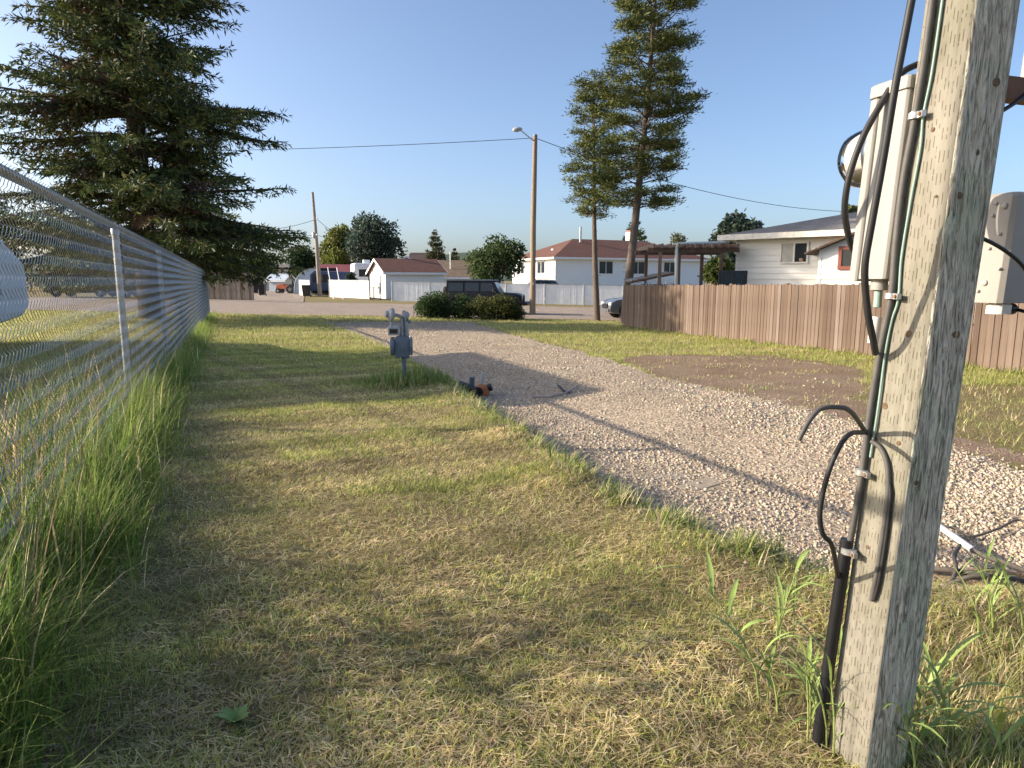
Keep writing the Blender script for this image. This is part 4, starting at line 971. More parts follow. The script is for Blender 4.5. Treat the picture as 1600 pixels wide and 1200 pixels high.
for u, v, y, r, lab in ((681, 357, 120, 2.0, 'pointed yellow green spruce above the brown roof'), (711, 386, 140, 1.3, 'tiny dark spruce top far behind the sunlit trees'), (990, 340, 96, 2.6, 'dark spruce behind the red roof chimney')):
    x = gx(u, y); zb = float(base_z(x, y)); spruce('far_spruce', (x, y, zb), hz(v, y)-zb, r*1.5, 1.0, lab, 26, 8, .42, .60, pal=[(.08, .09, .03), (.11, .11, .035), (.05, .06, .025)] if u < 900 else None, dead=.0)
# trees beyond the road, seen through the chain link
leafy_px('far_tree', -120, 60, 300, 440, 74, 'dark leafy tree seen through the chain link mesh left of the dark car', 5000, .45, [(.045, .075, .025), (.03, .05, .02), (.07, .10, .03)], 18)
leafy_px('far_tree', 70, 200, 345, 436, 84, 'mixed green trees seen through the chain link above the dark car', 5000, .45, [(.07, .10, .03), (.045, .07, .025), (.12, .14, .04)], 16)
leafy_px('far_tree', 200, 330, 360, 440, 88, 'dark trees behind the trunk of the huge spruce', 4500, .45, [(.04, .07, .025), (.03, .05, .02)], 16)
leafy_px('far_tree', 330, 445, 372, 440, 92, 'green trees behind the grey board fence', 4500, .45, [(.08, .11, .03), (.05, .08, .025), (.13, .15, .04)], 14)
random.seed(8); leafy('added_shade_bush', Vector((-2.75, 2.0, zf(-2.75, 2.0))), 0, [(random.uniform(-.35, .25), random.uniform(.05, .85), random.uniform(.35, 1.25), .27, .27, .25) for _ in range(26)], 'unseen bush added behind the near chain link fence to shade the lawn', .065, 700, [(.08, .13, .035), (.06, .10, .03), (.11, .15, .04)], .025, 'bush')  # out of view, added to dapple the near lawn with shade
# hedge by the driveway mouth
def shrub(u0, u1, v0, v1, y, label, pal, seed):
    random.seed(seed); cx = gx((u0+u1)/2, y); zb = float(base_z(cx, y)); wd = (gx(u1, y)-gx(u0, y))/2; hh = hz(v0, y)-zb
    bl = []
    for i in range(26):
        t = random.uniform(-1, 1); r = random.uniform(.25, .38); e = math.sqrt(1-.75*t*t)
        bl.append((t*(wd-r*.8), random.uniform(-.7, .7), random.uniform(.18, max(.25, (hh-r*.9)*e)), r*1.15, r*1.15, r))
    leafy('shrub', Vector((cx, y, zb)), 0, bl, label, .085, 15000, pal, .03, 'shrub', group='shrubs at the driveway mouth')
shrub(648, 738, 452, 497, 31.0, 'round dark green shrub at the driveway mouth', [(.05, .09, .03), (.075, .12, .035), (.03, .055, .02)], 4)
shrub(726, 818, 459, 498, 30.8, 'wide yellow tipped shrub in front of the black off road car', [(.06, .085, .03), (.14, .15, .035), (.04, .055, .022), (.10, .07, .03)], 5)

# ------------------------------------------------------------------ broad leaved weeds near the camera
def weed(u, v, hgt, n_leaf, label, seed, lean=.15, leaf=.16, wd=.011, stems=1):
    random.seed(seed); p = G(u, v); p.z = zf(p.x, p.y); root = empty('grass_weed', p, 0, label, 'weed')
    Ms = mk('weed_stem', (.28, .33, .10), .55, .2, 20); Mlf = mk('weed_leaf', (.27, .36, .095), .5, .3, 9, spec=.35)
    for s_ in range(stems):
        az = random.random()*6.28; L = hgt*random.uniform(.6, 1.0); b = Vector((random.gauss(0, .05)*(stems > 1), random.gauss(0, .05)*(stems > 1), 0)); le = lean*random.uniform(.4, 1.6)
        path = [b+Vector((math.cos(az)*le*t*t*L, math.sin(az)*le*t*t*L, L*t)) for t in (0, .25, .5, .75, 1)]
        tube('stem', Ms, root, path, [.0035, .003, .0026, .002, .0012], 6)
        for k in range(n_leaf):
            t = .15+.85*(k+random.random()*.5)/n_leaf; i = min(3, int(t*4)); q = path[i]+(path[i+1]-path[i])*(t*4-i)
            a = random.random()*6.28; ll = leaf*random.uniform(.6, 1.25); w_ = wd*random.uniform(.7, 1.2); d = Vector((math.cos(a), math.sin(a), 0)); sd = Vector((-d.y, d.x, 0)); V = []; F = []
            th = random.uniform(.25, .8); bend = random.uniform(.6, 1.7); c = q.copy()
            for j in range(6):
                f = j/5; ww = w_*(.35+1.3*f if f < .4 else .87*(1-((f-.4)/.6)**1.6)+.01)*.55
                V += [c-sd*ww, c+Vector((0, 0, -ww*.35)), c+sd*ww]; g = th+bend*f; c = c+(d*math.sin(g)+Vector((0, 0, math.cos(g))))*(ll/5)
            for j in range(5): F += [(j*3, j*3+1, j*3+4, j*3+3), (j*3+1, j*3+2, j*3+5, j*3+4)]
            m = MB().add(V, F).build('leaf', Mlf, root, smooth=True)
for a in ((1190, 1080, .42, 7, 'tall broad bladed grass weed left of the power post', 1, .55, .20, .016, 2), (1262, 1120, .30, 6, 'bushy clump of bright grass weed at the foot of the black conduit', 2, .3, .18, .011, 5),
          (1300, 1175, .26, 6, 'grass weed growing against the lit face of the power post', 3, .25, .17, .009, 4), (1500, 1165, .26, 6, 'bright grass weed right of the power post', 4, .3, .19, .015, 4),
          (1400, 1190, .22, 6, 'short grass weed at the near corner of the power post', 6, .3, .17, .012, 4), (1225, 1010, .24, 6, 'small grass weed between lawn and black conduit', 8, .4, .15, .010, 3),
          (1540, 1000, .26, 6, 'grass weed beside the muddy cable', 9, .5, .2, .009, 5)): weed(*a)
def dandelion():
    p = G(370, 1128); p.z = zf(p.x, p.y); root = empty('dandelion_plant', p, 0, 'small leafy dandelion in the mown lawn', 'weed'); Mlf = mk('dandelion_leaf', (.17, .26, .06), .5, .25, 14)
    for k in range(8):
        a = k*.8+random.random()*.5; d = Vector((math.cos(a), math.sin(a), 0)); sd = Vector((-d.y, d.x, 0)); c = Vector((0, 0, .005)); V = []; F = []; ll = random.uniform(.05, .085)
        for j in range(8):
            f = j/7; ww = .016*math.sin(math.pi*min(1, f*.85+.12))*(1.25 if j % 2 else .65); V += [c-sd*ww, c+sd*ww]; g = .5+.9*f; c = c+(d*math.sin(g)+Vector((0, 0, math.cos(g))))*(ll/7)
        for j in range(7): F.append((j*2, j*2+1, j*2+3, j*2+2))
        MB().add(V, F).build('leaf', Mlf, root, smooth=True)
dandelion()

# ------------------------------------------------------------------ buildings
def shingle_mat(name, col):
    m, t, b = nodes(name); v = coords(t)
    br = t.nodes.new('ShaderNodeTexBrick'); br.inputs['Scale'].default_value = 1; br.inputs['Brick Width'].default_value = .32; br.inputs['Row Height'].default_value = .14; br.inputs['Mortar Size'].default_value = .008
    br.inputs['Color1'].default_value = (*[c*.85 for c in col], 1); br.inputs['Color2'].default_value = (*[c*1.15 for c in col], 1); br.inputs['Mortar'].default_value = (*[c*.55 for c in col], 1)
    t.links.new(v, br.inputs['Vector']); n = noise(t, 14, 5, .7, v); r = ramp(t, n.outputs[0], [(.3, (.72, .72, .74)), (.7, (1.2, 1.18, 1.15))])
    mx = t.nodes.new('ShaderNodeMix'); mx.data_type = 'RGBA'; mx.blend_type = 'MULTIPLY'; mx.inputs[0].default_value = 1
    t.links.new(br.outputs[0], mx.inputs[6]); t.links.new(r.outputs[0], mx.inputs[7]); t.links.new(mx.outputs[2], b.inputs['Base Color']); b.inputs['Roughness'].default_value = .9
    b.inputs['Specular IOR Level'].default_value = .2; bump(t, b, n.outputs[0], .4, .01); return m
R_red = shingle_mat('red_brown_shingles', (.165, .085, .065)); R_brown = shingle_mat('brown_shingles', (.20, .15, .105)); R_grey = shingle_mat('grey_shingles', (.25, .23, .215))
M_cream = mk('cream_siding', (.70, .66, .56), .6, .05, 2); M_grey = mk('grey_siding', (.38, .37, .36), .6, .06, 2); M_curt = mk('curtain', (.45, .42, .36), .8, .15, 5)
M_metalred = mk('red_metal_roof', (.30, .09, .085), .45, .12, 3, stretch=(1, 8, 1)); M_blue = mk('blue_tarp', (.06, .09, .16), .55, .25, 3); M_ltblue = mk('pale_blue_cover', (.50, .56, .62), .5, .1, 2)
def window(root, x0, x1, z0, z1, wall='front', W=0, D=0, frame=M_white, split=True, fw=.06, name='window', pane=None, out=0, base=0):
    """on the front (y=0) or left (x=0) wall, set proud of it"""
    def T(a, b, c):
        b = b+out
        return (a, -b+base, c) if wall == 'front' else (-b, D-a, c) if wall == 'left' else (W+b, a, c)
    def bx(a0, a1, b0, b1, c0, c1):
        p, q = T(a0, b0, c0), T(a1, b1, c1); return (min(p[0], q[0]), max(p[0], q[0]), min(p[1], q[1]), max(p[1], q[1]), min(p[2], q[2]), max(p[2], q[2]))
    g = box(name, pane or M_glass, root, *bx(x0+fw*.5, x1-fw*.5, -.02, .025, z0+fw*.5, z1-fw*.5))
    for a in ((x0, x1, -.03, .06, z1-fw, z1), (x0, x1, -.03, .07, z0, z0+fw), (x0, x0+fw, -.03, .058, z0+fw, z1-fw), (x1-fw, x1, -.03, .058, z0+fw, z1-fw)): box('frame', frame, g, *bx(*a))
    if split: box('mullion', frame, g, *bx((x0+x1)/2-fw*.5, (x0+x1)/2+fw*.5, -.03, .05, z0+fw, z1-fw))
    return g
def lap_wall(name, mat, root, W, D, He, expo=.22, gable=0, proud=.02):
    """lap siding on all four sides as one mesh; gable: rise of end gables with the ridge along x"""
    m = MB(); n = max(1, round(He/expo)); e = He/n
    m.box(0, W, 0, D, -.4, He)
    for i in range(n):
        z = i*e
        for p, q in (((-proud, 0), (W+proud, 0)), ((W, -proud), (W, D+proud)), ((W+proud, D), (-proud, D)), ((0, D+proud), (0, -proud))):
            pass
        m.add([(-proud, -proud, z), (W+proud, -proud, z), (W+proud, D+proud, z), (-proud, D+proud, z), (-.004, -.004, z+e*.98), (W+.004, -.004, z+e*.98), (W+.004, D+.004, z+e*.98), (-.004, D+.004, z+e*.98)], [(0, 1, 2, 3), (0, 1, 5, 4), (1, 2, 6, 5), (2, 3, 7, 6), (3, 0, 4, 7)])
    if gable:
        m.extrude([(0, He), (D, He), (D/2, He+gable)], 0, W, mat=Matrix(((0, 1, 0, 0), (1, 0, 0, 0), (0, 0, 1, 0), (0, 0, 0, 1))))
    return m.build(name, mat, root)
def roof_gable(root, W, D, He, rise, over, mat, fascia=M_white, th=.10):
    s = rise/(D/2); z0 = He-s*over
    m = MB()
    for sg in (0, 1):
        y0, y1 = (-over, D/2) if not sg else (D+over, D/2)
        m.add([(-over, y0, z0+.03), (W+over, y0, z0+.03), (W+over, y1, He+rise+.03), (-over, y1, He+rise+.03), (-over, y0, z0+.03+th), (W+over, y0, z0+.03+th), (W+over, y1, He+rise+.03+th), (-over, y1, He+rise+.03+th)], [(0, 3, 2, 1), (4, 5, 6, 7), (0, 1, 5, 4), (1, 2, 6, 5), (2, 3, 7, 6), (3, 0, 4, 7)])
    r = m.build('roof', mat, root)
    box('fascia', fascia, r, -over, W+over, -over-.03, -over-.002, z0-.10, z0+.10)
    for x in (-over-.03, W+over+.003):
        mm = MB()
        for ya, yb in ((-over-.03, D/2), (D+over+.03, D/2)):
            za = z0; zb = He+rise
            mm.add([(x, ya, za-.10), (x+.027, ya, za-.10), (x+.027, yb, zb-.10), (x, yb, zb-.10), (x, ya, za+.12), (x+.027, ya, za+.12), (x+.027, yb, zb+.12), (x, yb, zb+.12)], [(0, 3, 2, 1), (4, 5, 6, 7), (0, 1, 5, 4), (1, 2, 6, 5), (2, 3, 7, 6), (3, 0, 4, 7)])
        mm.build('barge_board', fascia, r)
    return r
def roof_hip(root, W, D, He, rise, over, mat, fascia=M_white):
    o = over; h = D/2+o
    m = MB(); b = He+.06
    m.add([(-o, -o, b), (W+o, -o, b), (W+o, D+o, b), (-o, D+o, b), (h-o, D/2, b+rise), (W+o-h, D/2, b+rise)], [(0, 1, 5, 4), (1, 2, 5), (2, 3, 4, 5), (3, 0, 4), (3, 2, 1, 0)])
    r = m.build('roof', mat, root)
    for a in ((-o-.03, W+o+.03, -o-.03, -o-.002, b-.17, b+.015), (-o-.03, -o-.002, -o, D+o, b-.17, b+.015), (W+o+.002, W+o+.03, -o, D+o, b-.17, b+.015), (-o-.03, W+o+.03, D+o+.002, D+o+.03, b-.17, b+.015)): box('fascia', fascia, r, *a)
    box('soffit', fascia, r, -o, W+o, -o, D+o, b-.12, b-.02)
    return r
def place(u, y): x = gx(u, y); return Vector((x, y, float(base_z(x, y))))

# red roofed house beyond the road
def red_house():
    p = place(868, 67); root = empty('red_roofed_house', p, R(26), 'long white house with a red brown hip roof beyond the white fence', 'house')
    He = hz(403, 67)-p.z; W, D = 19, 9.6
    lap_wall('wall', M_whitesiding, root, W, D, He, .24)
    roof = roof_hip(root, W, D, He, 2.15, .55, R_red)
    z0, z1 = He-1.55, He-.22
    for a, b in ((5.0, 6.75), (9.0, 10.75), (13.2, 14.9)): window(root, a, b, z0, z1, pane=None)
    for a, b in ((1.2, 2.9), (5.8, 7.5)): window(root, a, b, He-1.5, He-.25, 'left', W, D)
    MB().box(12.7, 13.6, 5.4, 6.3, He+1.0, He+3.2).build('chimney', M_white, roof); box('chimney_cap', mk('brick_cap', (.30, .13, .10)), roof, 12.75, 13.55, 5.45, 6.25, He+3.205, He+3.45)
    tube('vent_pipe', M_galv, roof, [(5.2, 3.9, He+1.2), (5.2, 3.9, He+3.4)], .13, 10)
    MB().box(1.6, 1.9, 3.4, 3.8, He+.8, He+1.05).build('roof_vent', M_white, roof)
    box('garage_door', M_white, root, 10.5, 13.3, -.05, -.021, .0, 2.1)
    box('downspout', M_white, root, -.10, -.025, -.10, -.025, 0, He-.1)
red_house()
def garage():
    p = place(603, 60); root = empty('white_garage', p, R(26), 'small white garage with a red shingle roof beside the white fences', 'garage')
    He = hz(425, 60)-p.z; W, D = 5.4, 5.6
    lap_wall('wall', M_whitesiding, root, W, D, He, .2, gable=1.15)
    roof_gable(root, W, D, He, 1.15, .3, R_red)
    box('corner_trim', M_white, root, -.05, .05, -.05, -.021, 0, He); box('door', M_white, root, -.05, -.021, 1.8, 2.7, 0, 2.0)
garage()
def quonset(name, p, rz, W, L, Hh, mat, end, label, cat):
    root = empty(name, p, rz, label, cat); n = 18; arc = []
    for i in range(n+1):
        a = math.pi*i/n; arc.append((W/2-math.cos(a)*W/2, max(0, math.sin(a))**.75*Hh))
    m = MB(); V = []; F = []
    for x, z in arc: V += [(x, 0, z), (x, L, z), (x+(W/2-x)*-.02, 0, z+.05), (x+(W/2-x)*-.02, L, z+.05)]
    for i in range(n):
        a = i*4; F += [(a, a+4, a+5, a+1), (a+2, a+3, a+7, a+6), (a, a+2, a+6, a+4), (a+1, a+5, a+7, a+3)]
    m.add(V, F); m.build('cover', mat, root, smooth=True)
    m = MB(); m.extrude([(x, z) for x, z in arc], .05, .10); m.build('end_panel', end, root)
    for y in (.0, L*.33, L*.66, L): MB().tube([(x, y, z+.06) for x, z in arc], .04, 6).build('hoop', M_galv, root, smooth=True)
    return root
quonset('arched_shelter', place(459, 72), R(12), 4.4, 6.5, 2.65, M_ltblue, M_ltblue, 'pale blue arched tarp shelter beside the orange tractor', 'shelter')
quonset('arched_shed', place(596, 74), R(20), 6.6, 5.5, hz(406, 74)-place(596, 74).z, M_white, mk('pale_metal', (.55, .58, .62), .5, .06, 3), 'white arched shed roof showing above the red garage roof', 'shed')
def house(name, u, y, v_eave, W, D, rise, label, wall, roof, rz=0, hip=False, wins=(), cat='house', over=.35, expo=.25):
    p = place(u, y); root = empty(name, p, rz, label, cat); He = max(1.4, hz(v_eave, y)-p.z)
    lap_wall('wall', wall, root, W, D, He, expo, gable=0 if hip else rise)
    (roof_hip if hip else roof_gable)(root, W, D, He, rise, over, roof)
    for a, b, c, d in wins: window(root, a, b, He-c, He-d)
    return root, He
r_, h_ = house('brown_roofed_house', 688, 82, 432, 5.2, 7, 1.9, 'low house with a brown shingle roof right of the garage', M_cream, R_brown, R(4), wins=((2.2, 3.4, 1.4, .5),))
tube('vent_mast', M_white, r_, [(1.2, 1.5, h_+.4), (1.2, 1.5, h_+3.0)], .06, 8)
house('gabled_house', 664, 104, 415, 8, 5.4, 1.3, 'far house with a pale gable and red brown roof', M_ltblue, R_red, R(96))
house('red_tin_house', 718, 96, 423, 6.5, 7, 1.3, 'small cream house with a dark red roof behind the black off road car', M_cream, M_metalred, R(14), wins=((2.0, 3.2, 1.6, .4), (4.2, 5.2, 1.6, .4)))
house('red_tin_shed', 507, 86, 427, 5.2, 5.5, 1.05, 'cream shed with a red metal roof behind the wooden utility pole', M_cream, M_metalred, R(20), cat='shed')
house('grey_long_house', 462, 112, 421, 9, 8, 1.5, 'long low house with a pale grey roof far behind the arched shelter', M_grey, mk('pale_grey_roof', (.36, .34, .32), .8, .1, 4), 0)
house('dark_roofed_house', 640, 130, 407, 6, 8, 1.5, 'far house with a dark brown roof above the arched shed', M_grey, shingle_mat('dark_shingles', (.09, .065, .06)), 0)
house('white_bungalow', 384, 96, 428, 5.2, 7, 1.3, 'white bungalow partly hidden behind the grey board fence', M_whitesiding, R_grey, R(10), wins=((1.2, 2.4, 1.5, .5),))
house('blue_shed', 420, 84, 438, 2.0, 2.4, .6, 'small pale blue shed beside the wheeled bins', M_ltblue, M_ltblue, R(-10), cat='shed')
house('tan_bungalow', 60, 92, 418, 14, 8, 1.6, 'tan bungalow seen through the chain link above the dark car', mk('tan_siding', (.40, .34, .26)), R_brown, R(4), wins=((2, 3.6, 1.6, .5), (7, 8.6, 1.6, .5)))
def camper():
    p = place(553, 66); root = empty('white_camper', p, R(20), 'narrow white camper box standing left of the garage', 'camper'); h = hz(411, 66)-p.z
    MB().cbox(0, 2.1, 0, 2.6, .5, h, .12).build('shell', M_white, root, bevel=.04); box('roof_vent', M_white, root, 1.1, 1.7, .8, 1.5, h+.001, h+.35)
    box('window', M_glass, root, .5, 1.5, -.02, -.003, h-1.3, h-.6); box('skirt', M_grey, root, .1, 2.0, .1, 2.5, -.1, .498)
camper()
def boat():
    p = place(520, 66); root = empty('blue_covered_trailer', p, R(8), 'dark blue tarped trailer behind the white fence by the utility pole', 'trailer')
    MB().extrude([(-2.2, .5), (4.0, .5), (4.0, 1.9), (3.6, 2.3), (-1.8, 2.45), (-2.2, 2.1)], 0, 2.2).build('tarp', M_blue, root, bevel=.12)
    box('window', M_glass, root, -1.9, -.3, -.02, -.004, 1.35, 2.1); box('chassis', M_black, root, -2, 3.8, .2, 2, .3, .49)
    for x in (.2, 1.1): MB().lathe([(.33, -.1), (.34, 0), (.34, .12), (.2, .13)], (x, .1, .3), (0, -1, 0), 16).build('wheel', M_rubber, root, smooth=True)
    box('roof_pod', M_black, root, -1.2, .3, .6, 1.5, 2.44, 2.72)
boat()
# right hand white house
def white_house():
    y = 24; p = place(1150, y); p.z = float(base_z(p.x, y)); d = Vector((.755, -.656, 0)); rz = math.atan2(d.y, d.x)
    root = empty('white_house', p, rz, 'white lap sided house with a grey roof behind the brown fence', 'house')
    He = hz(371, y)-p.z; W, D = 11, 8; e = .205
    box('wall', M_whitesiding, root, 0, W, 0, D, -.3, He)
    Ms = mk('warm_white_siding', (.76, .73, .66), .55, .04, 3, stretch=(.5, 1, 4))
    n = int(He/e)+1
    def course(x0, x1, z, y=0.0, par=root):
        m = MB(); zt = min(z+e*1.02, He-.01)
        m.add([(x0, y-.040, z), (x1, y-.040, z), (x1, y-.002, z), (x0, y-.002, z), (x0, y-.010, zt), (x1, y-.010, zt), (x1, y-.002, zt), (x0, y-.002, zt)], [(0, 1, 2, 3), (4, 7, 6, 5), (0, 4, 5, 1), (1, 5, 6, 2), (2, 6, 7, 3), (3, 7, 4, 0)])
        return m.build('siding_board', Ms, par)
    for i in range(n):
        if i*e < He-.06: course(.07, W-.07, i*e)
    for i in range(n):                                        # left return wall
        z = i*e; zt = min(z+e, He-.01)
        if z < He-.06: MB().add([(-.028, .07, z), (-.028, D-.07, z), (-.002, D-.07, z), (-.002, .07, z), (-.01, .07, zt), (-.01, D-.07, zt), (-.002, D-.07, zt), (-.002, .07, zt)], [(0, 1, 2, 3), (4, 7, 6, 5), (0, 4, 5, 1), (1, 5, 6, 2), (2, 6, 7, 3), (3, 7, 4, 0)]).build('siding_board', Ms, root)
    box('corner_trim', M_white, root, -.035, .068, -.035, .068, -.2, He-.02)
    roof = roof_hip(root, W, D, He, 1.08, .50, R_grey, mk('cream_fascia', (.72, .68, .58)))
    MB().box(3.6, 3.85, 1.5, 1.75, He+.40, He+.68).build('roof_vent', M_black, roof)
    zb = hz(411, 22)-p.z; zt = hz(376, 22)-p.z
    g = window(root, 1.50, 2.42, zb, zt, frame=mk('cream_frame', (.70, .67, .58)), fw=.055, out=.03); box('curtain', M_curt, g, 1.56, 1.93, -.064, -.056, zb+.06, zt-.06)
    MB().lathe([(.06, 0), (.075, .10), (.07, .11)], (2.2, -.06, zb+.06), (0, 0, 1), 10).build('flower_pot', mk('terracotta', (.45, .26, .16)), g, smooth=True)
    # gabled entry with mossy shingle roof and red brown window
    x0, x1, yo = 3.0, 7.6, -.75; ze = hz(385, 21)-p.z-.08; rise = .95; xm = (x0+x1)/2
    en = MB(); en.extrude([(x0, -.3), (x1, -.3), (x1, ze), (xm, ze+rise), (x0, ze)], yo, -.03); en = en.build('entry_wall', M_whitesiding, root)
    for i in range(12):
        z = i*e
        if z+e < ze+.02: course(x0+.05, x1-.05, z, yo, en)
    box('corner_trim', M_white, en, x0-.03, x0+.048, yo-.035, yo+.06, -.2, ze)
    ms = board_mat('mossy_shakes', (.17, .12, .085), .4, (.17, .16, .07)); er = empty('entry_roof', (0, 0, 0)); er.parent = root
    s = rise/(xm-x0); L = math.hypot(xm-x0, rise); ang = math.atan2(rise, xm-x0); ovr = .42
    k = 0
    while k*.16 < L+ovr:                                      # shake courses up the left slope, each lapped on the one below
        q = -ovr+k*.16; xx = x0+q*math.cos(ang); zz = ze+q*math.sin(ang)
        for j in range(6):
            o = MB().box(0, .22, 0, .185, 0, .022).build('shake', ms, er); o.location = (xx, yo-.32+j*.19+random.uniform(-.006, .006), zz+.05+random.uniform(-.004, .008)); o.rotation_euler = (0, -ang+.09, 0)
        k += 1
    MB().add([(x0-ovr*.9, yo-.33, ze-ovr*s*.9), (xm, yo-.33, ze+rise), (xm, -.03, ze+rise), (x0-ovr*.9, -.03, ze-ovr*s*.9), (x0-ovr*.9, yo-.33, ze-ovr*s*.9+.05), (xm, yo-.33, ze+rise+.05), (xm, -.03, ze+rise+.05), (x0-ovr*.9, -.03, ze-ovr*s*.9+.05)], [(0, 3, 2, 1), (4, 5, 6, 7), (0, 1, 5, 4), (1, 2, 6, 5), (2, 3, 7, 6), (3, 0, 4, 7)]).build('roof_deck', M_bark, er)
    MB().add([(x1+ovr*.9, yo-.33, ze-ovr*s*.9), (xm+.01, yo-.33, ze+rise), (xm+.01, -.03, ze+rise), (x1+ovr*.9, -.03, ze-ovr*s*.9), (x1+ovr*.9, yo-.33, ze-ovr*s*.9+.05), (xm+.01, yo-.33, ze+rise+.05), (xm+.01, -.03, ze+rise+.05), (x1+ovr*.9, -.03, ze-ovr*s*.9+.05)], [(0, 1, 2, 3), (7, 6, 5, 4), (0, 4, 5, 1), (1, 5, 6, 2), (2, 6, 7, 3), (3, 7, 4, 0)]).build('roof_deck', M_bark, er)
    mr = mk('red_brown_frame', (.24, .07, .045), .6, .15, 6)
    wz0 = hz(421, 20.7)-p.z; wz1 = hz(384, 20.7)-p.z
    window(root, 3.55, 4.55, wz0, wz1, frame=mr, split=False, fw=.10, name='entry_window', out=.03, base=yo)
    # gutter and downpipe running to the pergola
    Mp = mk('pale_pipe', (.58, .60, .56), .5, .08, 4)
    q = [at(1141, 369, 24.2), at(1139, 376, 24.0), at(1130, 379, 23.8), at(1066, 381, 23.3), at(1059, 385, 23.2), at(1057, 395, 23.15), at(1056, 470, 23.15)]
    o = MB().tube(spline(q, 4), .055, 8).build('downpipe', Mp, None, smooth=True); tag(o, 'pale drain pipe running from the white house eave down the pergola', 'pipe')
white_house()
def pergola():
    y = 23.4; x0, x1 = gx(1022, y), gx(1148, y); p = Vector((x0, y, float(base_z(x0, y)))); root = empty('pergola', p, 0, 'weathered brown timber pergola beside the white house', 'pergola')
    Mw = board_mat('pergola_timber', (.17, .115, .085), .3, (.26, .22, .19)); zt = hz(385, y)-p.z; zb = zt-.20; L = x1-x0
    for yy in (0, 2.4): box('beam', Mw, root, -.25, L+.1, yy-.05, yy+.05, zb, zb+.16)
    xs = np.linspace(-.1, L-.05, 11)
    for x in xs: 
        o = box('rafter', Mw, root, -.03, .03, -.35, 2.75, 0, .15); o.location = (x, 0, zb+.13); o.rotation_euler = (0, 0, random.uniform(-.02, .02))
    for x, yy in ((.18, 0), (.80, 0), (1.42, 2.4), (2.28, 2.4), (.18, 2.4), (2.28, .0)): box('post', Mw, root, x-.055, x+.055, yy-.055+.002, yy+.055-.002, -.1, zb)
    # deck stair with dark rail
    md = mk('dark_teal_paint', (.03, .04, .045), .6, .3, 6); rs = empty('deck_stair', Vector((gx(1112, 25), 23, p.z)), 0, 'dark painted deck stair under the pergola', 'stair'); 
    box('panel', md, rs, -.35, .62, .02, .06, 0, hz(424, 25)-p.z)
    for k in range(5): box('tread', md, rs, -.3+.17*k, -.1+.17*k, .07, .9, .9+.17*k-.04, .9+.17*k)
    for x in (-.25, .1, .45): box('baluster', md, rs, x-.02, x+.02, -.02, .018, 0, hz(425, 25)-p.z)
    MB().tube([(-.45, -.04, 1.05), (.35, -.04, 1.62)], .035, 4).build('handrail', mk('blue_grey_paint', (.10, .14, .18), .6, .2, 6), rs)
    # low shed roof with lattice
    pr = Vector((gx(985, 25.2), 25.2, p.z)); r2 = empty('lattice_shed', pr, 0, 'low grey roofed lean-to with white lattice just above the brown fence', 'shed'); a = hz(441, 25.2)-p.z; b = hz(428, 25.2)-p.z; w_ = gx(1054, 25.2)-gx(985, 25.2)
    MB().add([(0, 0, a), (w_, 0, b), (w_, 1.5, b+.06), (0, 1.5, a+.06), (0, 0, a+.05), (w_, 0, b+.05), (w_, 1.5, b+.11), (0, 1.5, a+.11)], [(0, 3, 2, 1), (4, 5, 6, 7), (0, 1, 5, 4), (1, 2, 6, 5), (2, 3, 7, 6), (3, 0, 4, 7)]).build('roof', R_grey, r2)
    MB().tube([(0, -.03, a), (w_, -.03, b)], .035, 4).build('rake_board', mk('brown_stain', (.16, .085, .05)), r2)
    for k in range(-3, 14):
        x = k*.11
        for s in (1, -1):
            xa = x if s > 0 else x+.5
            m = MB().tube([(max(0, min(w_, xa)), .02+.012*s, a-.55), (max(0, min(w_, xa+s*.5)), .02+.012*s, a-.02+.12)], .012, 4); m.build('lattice_slat', M_white, r2)
    for x in (.05, w_-.05): box('post', Mw, r2, x-.04, x+.04, .06, .14, -.1, a-.02)
pergola()
# white slatted chain link fences beyond the road
def slat_fence(u0, y0, u1, y1, h, label, mat, post_u=2.9):
    a, b = place(u0, y0), place(u1, y1); d = b-a; L = Vector((d.x, d.y, 0)).length; rz = math.atan2(d.y, d.x); root = empty('slatted_fence', a, rz, label, 'fence', 'white slatted fences across the road')
    n = int(L/.075); V = []; F = []; m = MB(); rg = random.Random(int(u0))
    npan = max(1, round(L/post_u)); per = L/npan
    for k in range(npan):
        m = MB(); xa, xb = k*per, (k+1)*per; x = xa+.045
        while x < xb-.045:
            z = d.z*x/L; m.box(x, x+.066, rg.uniform(-.006, .006), .012, z+.06, z+h-rg.random()*.015); x += .0695
        o = m.build('slat_panel', mat, root); o['kind'] = 'stuff'
    for k in range(npan+1):
        x = k*per; z = d.z*x/L; MB().tube([(x, -.03, z-.1), (x, -.03, z+h+.05)], .032, 8).build('post', M_galv, root, smooth=True)
    tube('top_rail', M_galv, root, [(0, -.03, h+.02), (L, -.03, h+.02+d.z)], .022, 6)
M_slat = mk('white_slats', (.80, .81, .82), .6, .10, 2.2); M_slat_sun = mk('sun_tinted_slats', (.72, .70, .65), .6, .06, 2)  # second tone paints warm sunlight onto white slats, for the sunlit panels
slat_fence(612, 52.5, 1036, 50.8, 1.55, 'long white slatted fence along the road in front of the red roofed house', M_slat)
slat_fence(514, 61, 577, 56.5, 1.55, 'white slatted fence panel tinted cream for sunlight left of the white garage', M_slat_sun, 6)
slat_fence(467, 66, 484, 63.5, 1.5, 'short sunlit white slatted panel beside the arched shelter', M_slat_sun, 3)
slat_fence(485, 66, 513, 67.5, 1.5, 'shaded white slatted panel behind the wooden utility pole', M_slat, 3)
slat_fence(425, 86, 462, 87, 1.5, 'far low white slatted fence behind the orange tractor', M_slat, 3)
